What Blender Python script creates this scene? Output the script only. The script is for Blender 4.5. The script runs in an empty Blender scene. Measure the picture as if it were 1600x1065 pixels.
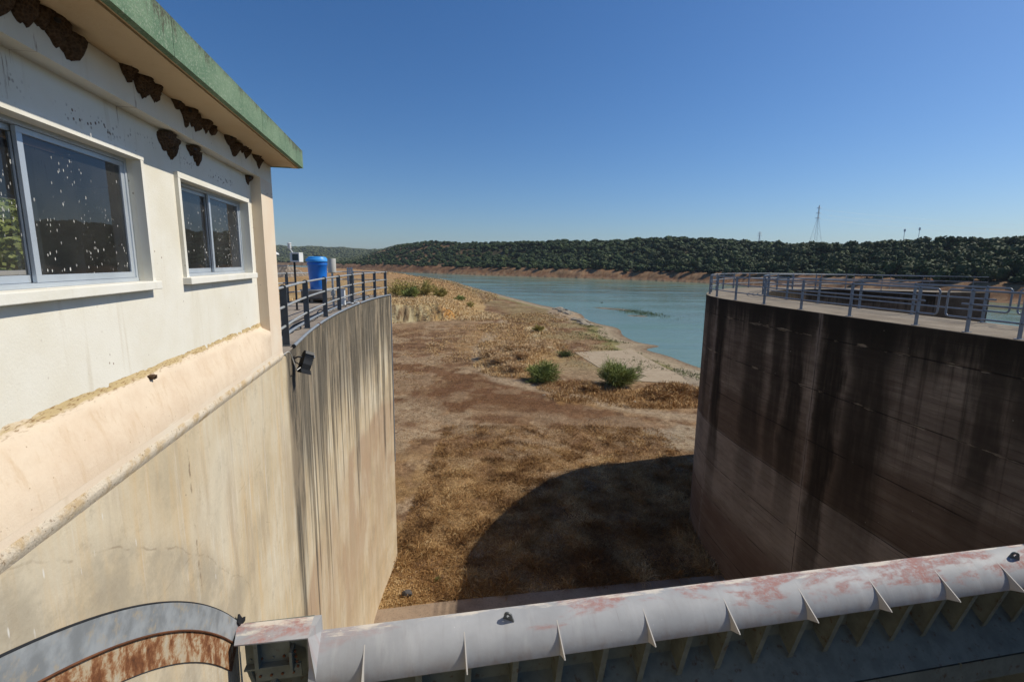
import bpy, bmesh, math, random
import numpy as np
from mathutils import Vector, Matrix, noise as mn
random.seed(7); rng = np.random.default_rng(11)
sc = bpy.context.scene
COL = sc.collection
R = math.radians

# ---------------------------------------------------------------- camera, sky, sun
EYE = np.array([0, 0, 1.5]); TH = R(9.26); RO = R(0.75)
fw = np.array([0, math.cos(TH), -math.sin(TH)]); r0 = np.array([1., 0, 0]); u0 = np.cross(r0, fw)
rt = r0*math.cos(RO)+u0*math.sin(RO); up = -r0*math.sin(RO)+u0*math.cos(RO)
cd = bpy.data.cameras.new('camera'); cam = bpy.data.objects.new('camera', cd); COL.objects.link(cam)
cam.matrix_world = Matrix(((rt[0], up[0], -fw[0], 0), (rt[1], up[1], -fw[1], 0), (rt[2], up[2], -fw[2], 1.5), (0, 0, 0, 1)))
cd.sensor_width = 36; cd.lens = 745/1600*36; cd.clip_start = .05; cd.clip_end = 30000
sc.camera = cam
SUN_DIR = Vector((12.6, 3.0, 13.25)).normalized()
EL = math.asin(SUN_DIR.z); AZ = math.atan2(SUN_DIR.x, SUN_DIR.y)
world = bpy.data.worlds.new('World'); sc.world = world; world.use_nodes = True
wn = world.node_tree; bg = wn.nodes['Background']
sky = wn.nodes.new('ShaderNodeTexSky'); sky.sky_type = 'NISHITA'; sky.sun_disc = False
sky.sun_elevation = EL; sky.sun_rotation = AZ; sky.air_density = 1.0; sky.dust_density = 0.8; sky.ozone_density = 1.5; sky.altitude = 100
hs = wn.nodes.new('ShaderNodeHueSaturation'); hs.inputs['Saturation'].default_value = 1.15
tint = wn.nodes.new('ShaderNodeMix'); tint.data_type = 'RGBA'; tint.blend_type = 'MULTIPLY'; tint.inputs[0].default_value = 1; tint.inputs[7].default_value = (1.0, 1.20, 1.50, 1)
wn.links.new(sky.outputs[0], tint.inputs[6]); wn.links.new(tint.outputs[2], hs.inputs['Color']); wn.links.new(hs.outputs[0], bg.inputs[0]); bg.inputs[1].default_value = 0.067
sd = bpy.data.lights.new('sun', 'SUN'); sd.energy = 4.4; sd.angle = R(.53); sd.color = (1, .93, .80)
so = bpy.data.objects.new('sun', sd); COL.objects.link(so)
so.rotation_euler = SUN_DIR.to_track_quat('Z', 'Y').to_euler(); so.location = (60, 20, 60)
sc.view_settings.view_transform = 'Standard'; sc.view_settings.look = 'None'
sc.view_settings.exposure = 0.0; sc.view_settings.gamma = 1

# ---------------------------------------------------------------- material helpers
class Mt:
    def __init__(s, name, rough=.85, spec=.3, metal=0):
        s.m = bpy.data.materials.new(name); s.m.use_nodes = True; s.t = s.m.node_tree
        s.b = s.t.nodes['Principled BSDF']; s.b.inputs['Roughness'].default_value = rough
        s.b.inputs['Specular IOR Level'].default_value = spec; s.b.inputs['Metallic'].default_value = metal
    def put(s, sock, v):
        if v is None: return
        if hasattr(v, 'is_output') or isinstance(v, bpy.types.NodeSocket): s.t.links.new(v, sock)
        else:
            if sock.type == 'RGBA' and len(v) == 3: v = (*v, 1)
            sock.default_value = v
    def nd(s, typ, **kw):
        n = s.t.nodes.new(typ)
        for k, v in kw.items(): setattr(n, k, v)
        return n
    def obj(s): return s.nd('ShaderNodeTexCoord').outputs['Object']
    def uv(s): return s.nd('ShaderNodeTexCoord').outputs['UV']
    def pos(s): return s.nd('ShaderNodeNewGeometry').outputs['Position']
    def scl(s, v, sx, sy, sz=1, loc=(0, 0, 0)):
        n = s.nd('ShaderNodeMapping'); s.put(n.inputs[0], v); n.inputs['Scale'].default_value = (sx, sy, sz); n.inputs['Location'].default_value = loc
        return n.outputs[0]
    def noise(s, v, scale=1, detail=4, rough=.55, dist=0):
        n = s.nd('ShaderNodeTexNoise'); s.put(n.inputs['Vector'], v); n.inputs['Scale'].default_value = scale
        n.inputs['Detail'].default_value = detail; n.inputs['Roughness'].default_value = rough; n.inputs['Distortion'].default_value = dist
        return n.outputs[0]
    def vor(s, v, scale=1, feat='F1', rnd=1, out='Distance'):
        n = s.nd('ShaderNodeTexVoronoi', feature=feat); s.put(n.inputs['Vector'], v); n.inputs['Scale'].default_value = scale
        n.inputs['Randomness'].default_value = rnd
        return n.outputs[out]
    def mr(s, v, a, b, c=0, d=1, smooth=True):
        n = s.nd('ShaderNodeMapRange'); n.interpolation_type = 'SMOOTHSTEP' if smooth else 'LINEAR'
        s.put(n.inputs['Value'], v)
        for i, x in zip((1, 2, 3, 4), (a, b, c, d)): s.put(n.inputs[i], x)
        return n.outputs[0]
    def ma(s, op, a, b=0, c=None):
        n = s.nd('ShaderNodeMath', operation=op); s.put(n.inputs[0], a); s.put(n.inputs[1], b)
        if c is not None: s.put(n.inputs[2], c)
        return n.outputs[0]
    def mix(s, f, a, b, mode='MIX'):
        n = s.nd('ShaderNodeMix', data_type='RGBA', blend_type=mode); s.put(n.inputs[0], f); s.put(n.inputs[6], a); s.put(n.inputs[7], b)
        return n.outputs[2]
    def sep(s, v):
        n = s.nd('ShaderNodeSeparateXYZ'); s.put(n.inputs[0], v); return n.outputs
    def comb(s, x, y, z=0):
        n = s.nd('ShaderNodeCombineXYZ'); s.put(n.inputs[0], x); s.put(n.inputs[1], y); s.put(n.inputs[2], z); return n.outputs[0]
    def attr(s, name, out='Color'):
        n = s.nd('ShaderNodeAttribute'); n.attribute_name = name; return n.outputs[out]
    def ramp(s, f, stops):
        n = s.nd('ShaderNodeValToRGB'); s.put(n.inputs[0], f); e = n.color_ramp.elements
        while len(e) < len(stops): e.new(.5)
        for el, (p, c) in zip(e, stops): el.position = p; el.color = (*c, 1)
        return n.outputs[0]
    def bump(s, h, strength=.4, dist=.02):
        n = s.nd('ShaderNodeBump'); s.put(n.inputs['Height'], h); n.inputs['Strength'].default_value = strength; n.inputs['Distance'].default_value = dist
        s.t.links.new(n.outputs[0], s.b.inputs['Normal'])
    def col(s, c): s.put(s.b.inputs['Base Color'], c); return s
    def ro(s, c): s.put(s.b.inputs['Roughness'], c); return s

def paint(name, c, rough=.5, spec=.4, metal=0, var=.25, dirt=None, dirt_amt=.5, scale=3):
    m = Mt(name, rough, spec, metal); o = m.obj()
    n = m.noise(o, scale, 5, .6); c2 = tuple(x*(1-var) for x in c)
    k = m.mix(m.mr(n, .35, .65), c, c2)
    if dirt:
        k = m.mix(m.mr(m.noise(m.scl(o, 1, 1, 1, (5, 2, 1)), scale*2.2, 6, .65), .62-dirt_amt*.2, .72, 0, .9), k, dirt)
    m.col(k); m.bump(m.noise(o, scale*12, 3), .12, .004)
    return m.m

# cream painted render (building wall): specks of mud and droppings
def render_mat(name, c, c2, speck=.5):
    m = Mt(name, .9, .15); o = m.obj(); x, y, z = m.sep(o)
    k = m.mix(m.mr(m.noise(o, 1.3, 5, .6), .35, .7), c, c2)
    st = m.noise(m.scl(o, 9, 9, .7), 1, 4, .6)
    k = m.mix(m.mr(st, .58, .78, 0, .35), k, tuple(a*.72*b for a, b in zip(c2, (1, .9, .75))))
    sp = m.vor(m.scl(o, 14, 14, 9), 1, 'F1')
    sel = m.mr(m.noise(o, 1.7, 3, .6), .5, .66)
    k = m.mix(m.ma('MULTIPLY', m.mr(sp, .11, .05), m.ma('MULTIPLY', sel, speck)), k, (.17, .085, .04))
    sv = m.ma('ADD', m.ma('MULTIPLY', x, float(D[0])), m.ma('MULTIPLY', y, float(D[1])))
    row = m.ma('MULTIPLY', m.mr(m.ma('ABSOLUTE', m.ma('SUBTRACT', z, m.ma('ADD', 2.44, m.ma('MULTIPLY', m.ma('SUBTRACT', m.noise(o, 1.3, 2), .5), .16)))), .07, .02), m.mr(m.noise(m.comb(sv, 0, 0), .9, 2), .44, .56))
    sp2 = m.mr(m.vor(m.comb(m.ma('MULTIPLY', sv, 30), m.ma('MULTIPLY', z, 26), 0), 1), .34, .22)
    k = m.mix(m.ma('MULTIPLY', m.ma('MULTIPLY', sp2, row), .9), k, (.10, .045, .02))
    drk = m.ma('MULTIPLY', m.mr(m.noise(m.comb(m.ma('MULTIPLY', sv, 34), m.ma('MULTIPLY', z, 2.2), 0), 1, 5, .75), .56, .64), m.ma('MULTIPLY', m.mr(m.noise(m.comb(sv, 0, 0), 2.6, 2), .52, .64), m.mr(z, 2.15, 2.62)))
    k = m.mix(m.ma('MULTIPLY', drk, .7*speck), k, (.20, .11, .055))
    pass
    m.col(k); m.bump(m.ma('ADD', m.noise(o, 55, 4, .7), m.noise(o, 6, 3)), .35, .006)
    return m
# world-space helpers for the left-hand wall frame: s along the wall, t out from it
A12 = R(12); D = np.array([-math.sin(A12), math.cos(A12), 0]); Nn = np.array([math.cos(A12), math.sin(A12), 0])
def ST(s, t, z): p = D*s+Nn*t; return (float(p[0]), float(p[1]), float(z))
A79 = R(79.2); Gd = np.array([math.sin(A79), math.cos(A79), 0]); Gm = np.array([-Gd[1], Gd[0], 0])

def conc_left():
    m = Mt('pale_concrete', .92, .15); uv = m.uv(); u, v, _ = m.sep(uv); dep = m.ma('MULTIPLY', v, -1)
    big = m.noise(uv, .55, 5, .6)
    k = m.ramp(m.ma('ADD', m.ma('MULTIPLY', big, .7), m.ma('MULTIPLY', m.noise(m.scl(uv, 1.6, .8), 1, 6, .7), .3)), [(.34, (.40, .34, .24)), (.46, (.56, .46, .31)), (.58, (.62, .54, .40)), (.7, (.50, .44, .33))])
    fine = m.noise(m.scl(uv, 7, .45), 1, 6, .65)
    k = m.mix(m.mr(fine, .45, .75, 0, .6), k, (.60, .41, .20))
    k = m.mix(m.mr(m.noise(m.scl(uv, 2.4, .35, 1, (1, 5, 0)), 1, 6, .7), .52, .7, 0, .5), k, (.36, .28, .20))
    pale = m.noise(m.scl(uv, 11, .5, 1, (3, 7, 0)), 1, 4, .6)
    k = m.mix(m.mr(pale, .56, .72, 0, .55), k, (.70, .65, .55))
    # old water line: pinkish brown silt stain lower on the pier
    wl = m.ma('ADD', dep, m.ma('MULTIPLY', m.noise(m.scl(uv, .6, .35), 1, 4), 1.6))
    band = m.ma('MULTIPLY', m.mr(wl, 5.3, 5.9), m.mr(wl, 13.5, 7.4, .3, 1))
    blot = m.mr(m.ma('ADD', m.ma('MULTIPLY', m.noise(m.scl(uv, .45, .17, 1, (4, 1, 0)), 1, 6, .62, .8), .75), m.ma('MULTIPLY', m.noise(m.scl(uv, 5, .22), 1, 5, .6), .25)), .40, .60)
    k = m.mix(m.ma('MULTIPLY', band, m.mr(blot, 0, 1, .25, .78)), k, (.40, .27, .175))
    # grey weathering and black algae runs under the deck edge beyond the building
    on = m.mr(u, 8.15, 8.5)
    grey = m.mr(m.ma('SUBTRACT', m.mr(m.noise(m.scl(uv, .5, .0), 1, 3), .3, .7, 1.6, 4.4, False), dep), -.7, 1.4)
    k = m.mix(m.ma('MULTIPLY', on, m.ma('MULTIPLY', grey, .78)), k, (.17, .145, .11))
    n1 = m.noise(m.scl(uv, 2.6, .04), 1, 5, .62)
    L = m.mr(n1, .37, .60, -1.5, 7.5, False)
    blk = m.ma('MULTIPLY', m.mr(m.ma('SUBTRACT', L, dep), -.5, 1.1), on)
    n2 = m.noise(m.scl(uv, 13, .5), 1, 4, .6)
    blk = m.ma('MULTIPLY', blk, m.mr(n2, .34, .6, .3, 1))
    k = m.mix(m.ma('MULTIPLY', blk, .88), k, (.055, .048, .038))
    # the one long dark run near the floodlight
    r1 = m.ma('ABSOLUTE', m.ma('SUBTRACT', u, m.ma('ADD', 8.72, m.ma('MULTIPLY', m.ma('SUBTRACT', m.noise(m.scl(uv, .2, .9), 1, 4), .5), .55))))
    run = m.ma('MULTIPLY', m.mr(r1, .62, .22), m.ma('MULTIPLY', m.mr(dep, 5.2, 2.6), m.mr(n2, .3, .62, .45, 1)))
    k = m.mix(m.ma('MULTIPLY', run, .85), k, (.085, .073, .058))
    # repaired mortar ring round the gate guide
    du = m.ma('SUBTRACT', u, -.37); dv = m.ma('SUBTRACT', v, -7.27)
    rad = m.ma('SQRT', m.ma('ADD', m.ma('MULTIPLY', du, du), m.ma('MULTIPLY', dv, dv)))
    rn = m.ma('ADD', rad, m.ma('MULTIPLY', m.ma('SUBTRACT', m.noise(uv, 1.1, 6, .55), .5), .32))
    ring = m.ma('MULTIPLY', m.mr(rn, 7.98, 7.76), m.mr(u, 6.3, 5.3))
    k = m.mix(m.ma('MULTIPLY', ring, m.mr(m.noise(uv, 1.6, 6, .7), .38, .62, .12, .75)), k, (.36, .31, .23))
    crk = m.ma('MULTIPLY', m.mr(m.ma('ABSOLUTE', m.ma('SUBTRACT', rn, 7.83)), .012, .003), m.mr(u, 6.3, 5.3))
    # vertical construction joint and lift lines
    jx = m.ma('ABSOLUTE', m.ma('SUBTRACT', u, m.ma('ADD', 4.62, m.ma('MULTIPLY', m.noise(m.scl(uv, 1, 5), 1, 4), .05))))
    jv = m.ma('MULTIPLY', m.mr(jx, .022, .008), m.ma('MULTIPLY', m.mr(dep, 1.75, 1.55), m.mr(m.noise(m.scl(uv, 9, 9), 1, 3), .35, .55)))
    lift = m.ma('ABSOLUTE', m.ma('SUBTRACT', m.ma('FRACT', m.ma('ADD', m.ma('DIVIDE', dep, 2.4), m.ma('MULTIPLY', m.noise(m.scl(uv, .8, .8), 1, 2), .012))), .5))
    lj = m.ma('MULTIPLY', m.mr(lift, .006, .001), m.mr(m.noise(m.scl(uv, .9, 3), 1, 5), .5, .6, 0, .6))
    ck = m.ma('MAXIMUM', m.ma('MAXIMUM', crk, m.ma('MULTIPLY', jv, 2.2)), lj)
    k = m.mix(m.ma('MULTIPLY', m.ma('MULTIPLY', ck, m.mr(m.noise(uv, 5, 4, .6), .42, .6)), .38), k, (.20, .14, .09))
    pit = m.ma('MULTIPLY', m.mr(m.vor(uv, 5.5), .07, .03), m.mr(m.noise(uv, 2.2, 2), .5, .6))
    k = m.mix(m.ma('MULTIPLY', pit, .8), k, (.14, .10, .07))
    k = m.mix(m.mr(m.noise(uv, 3.3, 8, .8), .53, .66, 0, .35), k, (.33, .27, .19)); k = m.mix(m.ma('MULTIPLY', m.mr(m.noise(m.scl(uv, 1.2, .3, 1, (7, 7, 0)), 1, 6, .7), .5, .62), m.mr(u, 3.5, 5.5, 0, .45)), k, (.42, .33, .22))
    spl = m.ma('MULTIPLY', m.mr(m.vor(m.scl(uv, 16, 3.2)), .13, .06), m.mr(m.noise(uv, 1.1, 3), .5, .62))
    k = m.mix(m.ma('MULTIPLY', spl, m.mr(u, 7, 5, 0, .7)), k, (.75, .73, .68))
    m.col(k)
    h = m.ma('ADD', m.ma('MULTIPLY', m.noise(uv, 22, 5, .7), .6), m.ma('MULTIPLY', m.noise(uv, 2.5, 3), 1.2))
    m.bump(m.ma('SUBTRACT', h, m.ma('MULTIPLY', m.ma('ADD', m.ma('MULTIPLY', ck, .0), pit), 1.1)), .45, .012)
    return m.m

def conc_right():
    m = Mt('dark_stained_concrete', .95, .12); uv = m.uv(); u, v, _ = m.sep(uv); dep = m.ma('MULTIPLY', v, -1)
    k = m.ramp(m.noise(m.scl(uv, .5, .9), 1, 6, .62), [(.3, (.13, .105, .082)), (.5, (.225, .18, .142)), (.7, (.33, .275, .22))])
    board = m.ma('FRACT', m.ma('MULTIPLY', dep, 1.35))
    k = m.mix(m.mr(m.noise(m.scl(uv, .5, 5.5), 1, 5, .7), .42, .60, 0, .6), k, (.14, .105, .085))
    wl = m.ma('ADD', dep, m.ma('MULTIPLY', m.ma('SUBTRACT', m.noise(m.scl(uv, .5, .5), 1, 3), .5), .3))
    band = m.ma('MULTIPLY', m.mr(wl, 3.9, 4.6), m.mr(wl, 6.5, 6.35))
    k = m.mix(m.ma('MULTIPLY', band, .55), k, (.12, .082, .058))
    pal = m.ma('MULTIPLY', m.mr(wl, 6.35, 6.5), m.mr(wl, 11.2, 9.5))
    k = m.mix(m.ma('MULTIPLY', pal, m.mr(m.noise(m.scl(uv, .8, 2.5), 1, 5, .7), .3, .7, .3, .8)), k, (.37, .32, .28))
    k = m.mix(m.mr(wl, 9.3, 10.6, 0, .6), k, (.16, .10, .075))
    nb = m.noise(m.scl(uv, 5, .5), 1, 5, .65); ed = m.noise(m.scl(uv, .5, .45), 1, 3)
    uw = m.ma('ADD', u, m.ma('MULTIPLY', m.ma('SUBTRACT', ed, .5), .9))
    uw = m.ma('ADD', uw, m.ma('MULTIPLY', m.ma('SUBTRACT', nb, .5), .45)); blk = None
    for u0, w, ln, st in ((29.1, .62, 12, 1), (26.0, .85, 10.5, .8), (24.5, .5, 9, .85), (23.45, .6, 10.5, .95), (21.8, .62, 14, 1), (20.3, 1.0, 10.5, .9), (17.05, .45, 6.5, .8), (27.5, .35, 4, .5), (30.9, .5, 9, .7), (16.0, .8, 4, .8),
                          (14.3, .6, 6, .8), (12.2, .7, 7, .8), (33.3, .7, 9, .8), (36.5, .8, 8, .8), (40, .9, 9, .8), (44, .7, 8, .8), (65, 2, 8, .9), (71, 1.5, 9, .9), (78, 2, 9, .9), (84, 2, 9, .9), (92, 3, 9, .9)):
        a = m.ma('MULTIPLY', m.mr(m.ma('ABSOLUTE', m.ma('SUBTRACT', uw, u0)), w*1.15, w*.45), m.mr(dep, ln, ln*.35, 0, st))
        blk = a if blk is None else m.ma('MAXIMUM', blk, a)
    fin_ = m.ma('MULTIPLY', m.mr(m.noise(m.scl(uv, 4.2, .05), 1, 4, .6), .48, .68), m.mr(m.ma('ADD', dep, m.ma('MULTIPLY', m.noise(m.scl(uv, 2, 0), 1, 2), -5)), 3.2, -.8))
    blk = m.ma('MAXIMUM', blk, m.ma('MULTIPLY', fin_, .8))
    k = m.mix(m.ma('MULTIPLY', blk, m.mr(nb, .25, .6, .75, .96)), k, (.026, .021, .016))
    fb = m.ma('ABSOLUTE', m.ma('SUBTRACT', m.ma('FRACT', m.ma('MULTIPLY', m.ma('ADD', dep, m.ma('MULTIPLY', m.noise(m.scl(uv, .4, .4), 1, 2), .08)), 3.7)), .5))
    k = m.mix(m.ma('MULTIPLY', m.mr(fb, .05, .01), m.mr(m.noise(m.scl(uv, .9, 1.2), 1, 4), .4, .6, .05, .55)), k, (.05, .036, .026))
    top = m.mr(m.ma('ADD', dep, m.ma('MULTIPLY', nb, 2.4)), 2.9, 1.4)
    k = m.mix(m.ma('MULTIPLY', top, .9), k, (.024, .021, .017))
    # vertical seam with spalled rim
    sm = m.ma('ABSOLUTE', m.ma('SUBTRACT', m.ma('FRACT', m.ma('ADD', m.ma('DIVIDE', u, 7.3), .42)), .5))
    sj = m.mr(m.ma('ADD', sm, m.ma('MULTIPLY', m.noise(m.scl(uv, 1, 3), 1, 4), .006)), .0065, .003)
    k = m.mix(m.ma('MULTIPLY', m.mr(m.ma('ADD', sm, m.ma('MULTIPLY', m.noise(uv, 2.2, 4), .05)), .045, .028), .45), k, (.36, .30, .26))
    lift = m.ma('ABSOLUTE', m.ma('SUBTRACT', m.ma('FRACT', m.ma('ADD', m.ma('DIVIDE', dep, 1.85), m.ma('MULTIPLY', m.noise(m.scl(uv, .8, .8), 1, 3), .03))), .5))
    lj = m.ma('MULTIPLY', m.mr(lift, .014, .003), m.mr(m.noise(m.scl(uv, .7, 2), 1, 4), .36, .5))
    spn = m.noise(m.scl(uv, 1.1, 3.0, 1, (9, 3, 0)), 1, 5, .6)
    spall = m.ma('MULTIPLY', m.mr(m.ma('ADD', lift, m.ma('MULTIPLY', m.ma('SUBTRACT', spn, .5), -.22)), .005, -.008), m.mr(dep, 4.5, 2.5))
    k = m.mix(m.ma('MULTIPLY', spall, .8), k, (.33, .27, .20))
    k = m.mix(m.ma('MULTIPLY', m.ma('MAXIMUM', lj, sj), .8), k, (.012, .01, .009))
    dot = m.ma('MULTIPLY', m.mr(m.vor(uv, 2.3), .055, .03), m.mr(m.noise(uv, .8, 2), .45, .6))
    k = m.mix(m.ma('MULTIPLY', dot, .6), k, (.5, .46, .4))
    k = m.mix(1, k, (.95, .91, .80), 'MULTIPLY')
    m.col(k)
    m.bump(m.ma('SUBTRACT', m.ma('ADD', m.noise(uv, 14, 6, .7), m.ma('MULTIPLY', m.noise(m.scl(uv, .6, 6), 1, 3), .8)), m.ma('ADD', lj, sj)), .5, .02)
    return m.m

def deck_mat(name, a, b, c):
    m = Mt(name, .95, .12); o = m.pos()
    k = m.ramp(m.noise(o, .9, 6, .65), [(.3, a), (.5, b), (.7, c)])
    k = m.mix(m.mr(m.noise(o, 14, 5, .7), .5, .7, 0, .5), k, (.10, .085, .065))
    k = m.mix(m.mr(m.vor(o, 24), .16, .06, 0, .6), k, (.50, .46, .38))
    m.col(k); m.bump(m.noise(o, 30, 5, .7), .5, .01); return m.m

def gate_mat():
    m = Mt('weathered_grey_gate_paint', .6, .3); uv = m.uv(); u, v, _ = m.sep(uv)
    k = m.mix(m.mr(m.noise(uv, 1.1, 5, .6), .35, .65), (.375, .38, .385), (.30, .305, .31))
    k = m.mix(m.mr(m.noise(m.scl(uv, 4.5, 1.1), 1, 5, .6), .5, .72, 0, .45), k, (.46, .46, .455))
    pk = m.noise(m.scl(uv, .75, 2.2), 1, 5, .62, .4)
    amt = m.mr(v, 0, .62, .30, -.02, False)
    amt = m.ma('ADD', amt, m.mr(u, 0, 5.5, -.12, -.02))
    red = m.mr(m.ma('ADD', m.ma('MULTIPLY', m.ma('SUBTRACT', pk, .5), 1.7), amt), .10, .27)
    red = m.ma('MULTIPLY', red, m.mr(m.noise(uv, 17, 4, .7), .33, .52, .35, 1))
    red = m.ma('MULTIPLY', red, m.mr(m.noise(m.scl(uv, 5, 9), 1, 5, .7), .36, .58, .25, 1)); red = m.ma('MULTIPLY', red, m.mr(u, .2, 2.4, .3, 1)) ; k = m.mix(m.ma('MULTIPLY', red, .8), k, (.34, .14, .11))
    wh = m.mr(m.ma('ADD', m.noise(m.scl(uv, 1.2, 6, 1, (3, 8, 0)), 1, 7, .75), m.mr(v, .02, .3, .14, -.2, False)), .58, .70)
    k = m.mix(m.ma('MULTIPLY', wh, .9), k, (.62, .56, .47))
    k = m.mix(m.mr(m.vor(uv, 6), .045, .02, 0, .8), k, (.68, .66, .62))
    seam = m.ma('ABSOLUTE', m.ma('SUBTRACT', m.ma('FRACT', m.ma('DIVIDE', m.ma('ADD', u, .12), 1.148)), .5))
    k = m.mix(m.mr(m.noise(m.scl(uv, 9, .9), 1, 5, .65), .5, .72, 0, .35), k, (.25, .24, .235))
    k = m.mix(m.ma('MULTIPLY', m.mr(v, .42, .62), m.mr(m.noise(m.scl(uv, 3, 2), 1, 5, .7), .42, .62, 0, .5)), k, (.27, .22, .19))
    drip = m.ma('MULTIPLY', m.mr(m.noise(m.scl(uv, 26, 1.2), 1, 3), .66, .74), m.mr(m.noise(uv, 1.4, 2), .5, .6))
    k = m.mix(m.ma('MULTIPLY', drip, .5), k, (.22, .21, .2))
    m.col(k); m.ro(m.mr(red, 0, 1, .6, .85)); m.bump(m.ma('ADD', m.noise(uv, 20, 4), m.noise(uv, 2, 2)), .16, .006)
    return m.m

M_wall = render_mat('cream_wall_paint', (.76, .73, .64), (.70, .655, .54), 1).m
def band_mat():
    m = render_mat('peach_render', (.74, .60, .45), (.76, .66, .52), .35)
    return m.m
M_peach = band_mat()
M_soffit = render_mat('ochre_soffit_paint', (.60, .46, .29), (.55, .40, .24), .1).m
M_trim = render_mat('pale_trim_paint', (.77, .75, .68), (.71, .68, .58), .6).m
def straw_ledge():
    m = Mt('mortar_ledge', .95, .1); o = m.obj()
    x, y, z = m.sep(o); k = m.mix(m.mr(m.ma('ADD', m.noise(m.scl(o, 3, 3, 12), 1, 7, .7), m.mr(z, .50, .58, -.5, .10, False)), .40, .60), (.71, .585, .44), (.50, .38, .20))
    k = m.mix(m.ma('MULTIPLY', m.mr(z, .52, .58), m.mr(m.noise(m.scl(o, 20, 20, 90), 1, 4), .52, .64, 0, .8)), k, (.24, .14, .06))
    lo = m.mr(z, .54, .48)
    k = m.mix(m.ma('MULTIPLY', lo, m.mr(m.noise(o, 2.2, 7, .7), .4, .65, 0, .8)), k, (.64, .50, .36))
    k = m.mix(m.ma('MULTIPLY', lo, m.mr(m.noise(m.scl(o, 16, 16, 1.2), 1, 5, .7), .5, .7, 0, .45)), k, (.56, .40, .24))
    k = m.mix(m.ma('MULTIPLY', lo, m.mr(m.vor(o, 16), .09, .05, 0, .6)), k, (.3, .19, .10))
    m.col(k); m.bump(m.ma('ADD', m.noise(o, 45, 5, .75), m.noise(o, 7, 4)), .4, .008); return m.m
M_ledge = straw_ledge()
def lip():
    m = Mt('rough_render_lip', .95, .1); o = m.obj()
    k = m.mix(m.mr(m.noise(o, 7, 6, .65), .45, .65), (.72, .62, .48), (.60, .45, .27)); k = m.mix(m.mr(m.noise(o, 38, 4), .6, .68, 0, .6), k, (.22, .13, .07))
    m.col(k); m.bump(m.noise(o, 45, 5, .75), .8, .015); return m.m
M_lip = lip()
M_cl = conc_left(); M_cr = conc_right()
M_deckL = deck_mat('grey_deck_concrete', (.20, .17, .14), (.29, .245, .20), (.36, .31, .25))
M_deckR = deck_mat('tan_deck_concrete', (.17, .135, .10), (.24, .20, .15), (.31, .26, .20))
M_apron = deck_mat('silty_apron_concrete', (.22, .16, .11), (.30, .22, .155), (.35, .27, .19))
M_gate = gate_mat()
M_gdark = paint('sage_green_steel', (.17, .185, .155), .75, .15, 0, .25, (.10, .06, .035), .3, 4)
M_rail = paint('grey_rail_paint', (.40, .41, .40), .42, .5, .2, .15, (.20, .12, .08), .1, 6)
M_post = paint('dark_grey_post_paint', (.115, .125, .13), .5, .4, .1, .2, (.16, .10, .07), .1, 6)
M_railR = paint('blue_grey_rail_paint', (.20, .23, .27), .45, .5, .2, .2, (.12, .08, .05), .1, 6)
M_alu = paint('aluminium_frame', (.50, .55, .60), .35, .5, .3, .1)
M_galv = paint('galvanised_steel', (.40, .43, .47), .35, .5, .6, .3, None, 0, 9)
M_black = paint('black_plastic_and_hole_shade', (.018, .018, .02), .5, .4, 0, .2)
M_rubber = paint('black_rubber', (.02, .022, .026), .7, .3, 0, .3)
M_lamp = paint('black_lamp_housing', (.022, .024, .027), .55, .4, 0, .3, (.16, .155, .15), -.1, 14)
M_white = paint('white_painted_wood', (.72, .72, .70), .6, .3, 0, .08)
M_offw = paint('off_white_enamel', (.52, .50, .45), .45, .4, 0, .12)
M_blue = paint('blue_polyethylene', (.012, .17, .62), .35, .5, 0, .12)
M_bluel = paint('light_blue_polyethylene', (.05, .34, .82), .4, .5, 0, .1)
M_seal = paint('blue_grey_steel_guide', (.34, .36, .37), .6, .3, .1, .35, (.40, .34, .25), .6, 5)
M_pvc = paint('grey_pvc_conduit', (.25, .28, .31), .5, .4, 0, .15, (.25, .12, .07), .15, 5)
M_wood = paint('pale_pallet_wood', (.30, .24, .17), .85, .2, 0, .3)
M_rustb = paint('rusty_bolt', (.16, .065, .03), .8, .2, 0, .4)
def rust():
    m = Mt('rusty_steel', .85, .2); o = m.obj()
    n = m.noise(o, 4.5, 8, .75, .3); st = m.noise(m.scl(o, 14, 14, 1.5), 1, 4)
    k = m.ramp(m.ma('ADD', m.ma('MULTIPLY', n, .75), m.ma('MULTIPLY', st, .25)), [(.34, (.07, .03, .016)), (.45, (.19, .075, .032)), (.50, (.30, .15, .07)), (.55, (.44, .34, .22)), (.68, (.46, .43, .35))])
    m.col(k); m.bump(m.noise(o, 30, 5, .7), .6, .008); return m.m
M_rust = rust()
def fascia():
    m = Mt('green_fascia_render', .9, .2); o = m.obj(); x, y, z = m.sep(o)
    k = m.mix(m.mr(m.noise(o, 3, 5, .6), .35, .65), (.12, .20, .125), (.18, .265, .17))
    k = m.mix(m.mr(m.noise(o, 60, 3, .6), .52, .64, 0, .6), k, (.33, .38, .29))
    d = m.ma('SUBTRACT', 3.12, z)
    al = m.mr(m.ma('SUBTRACT', m.ma('MULTIPLY', m.mr(m.noise(m.scl(o, 11, 11, 1.5), 1, 6, .75), .40, .75, .0, .26, False), m.mr(m.noise(o, 1.1, 3), .38, .6, .25, 1)), d), -.05, .06)
    k = m.mix(m.ma('MULTIPLY', al, m.mr(m.noise(o, 45, 3), .35, .6, .3, .85)), k, (.07, .055, .04))
    m.col(k); m.bump(m.noise(o, 70, 4, .7), .7, .01); return m.m
M_fascia = fascia()
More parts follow.
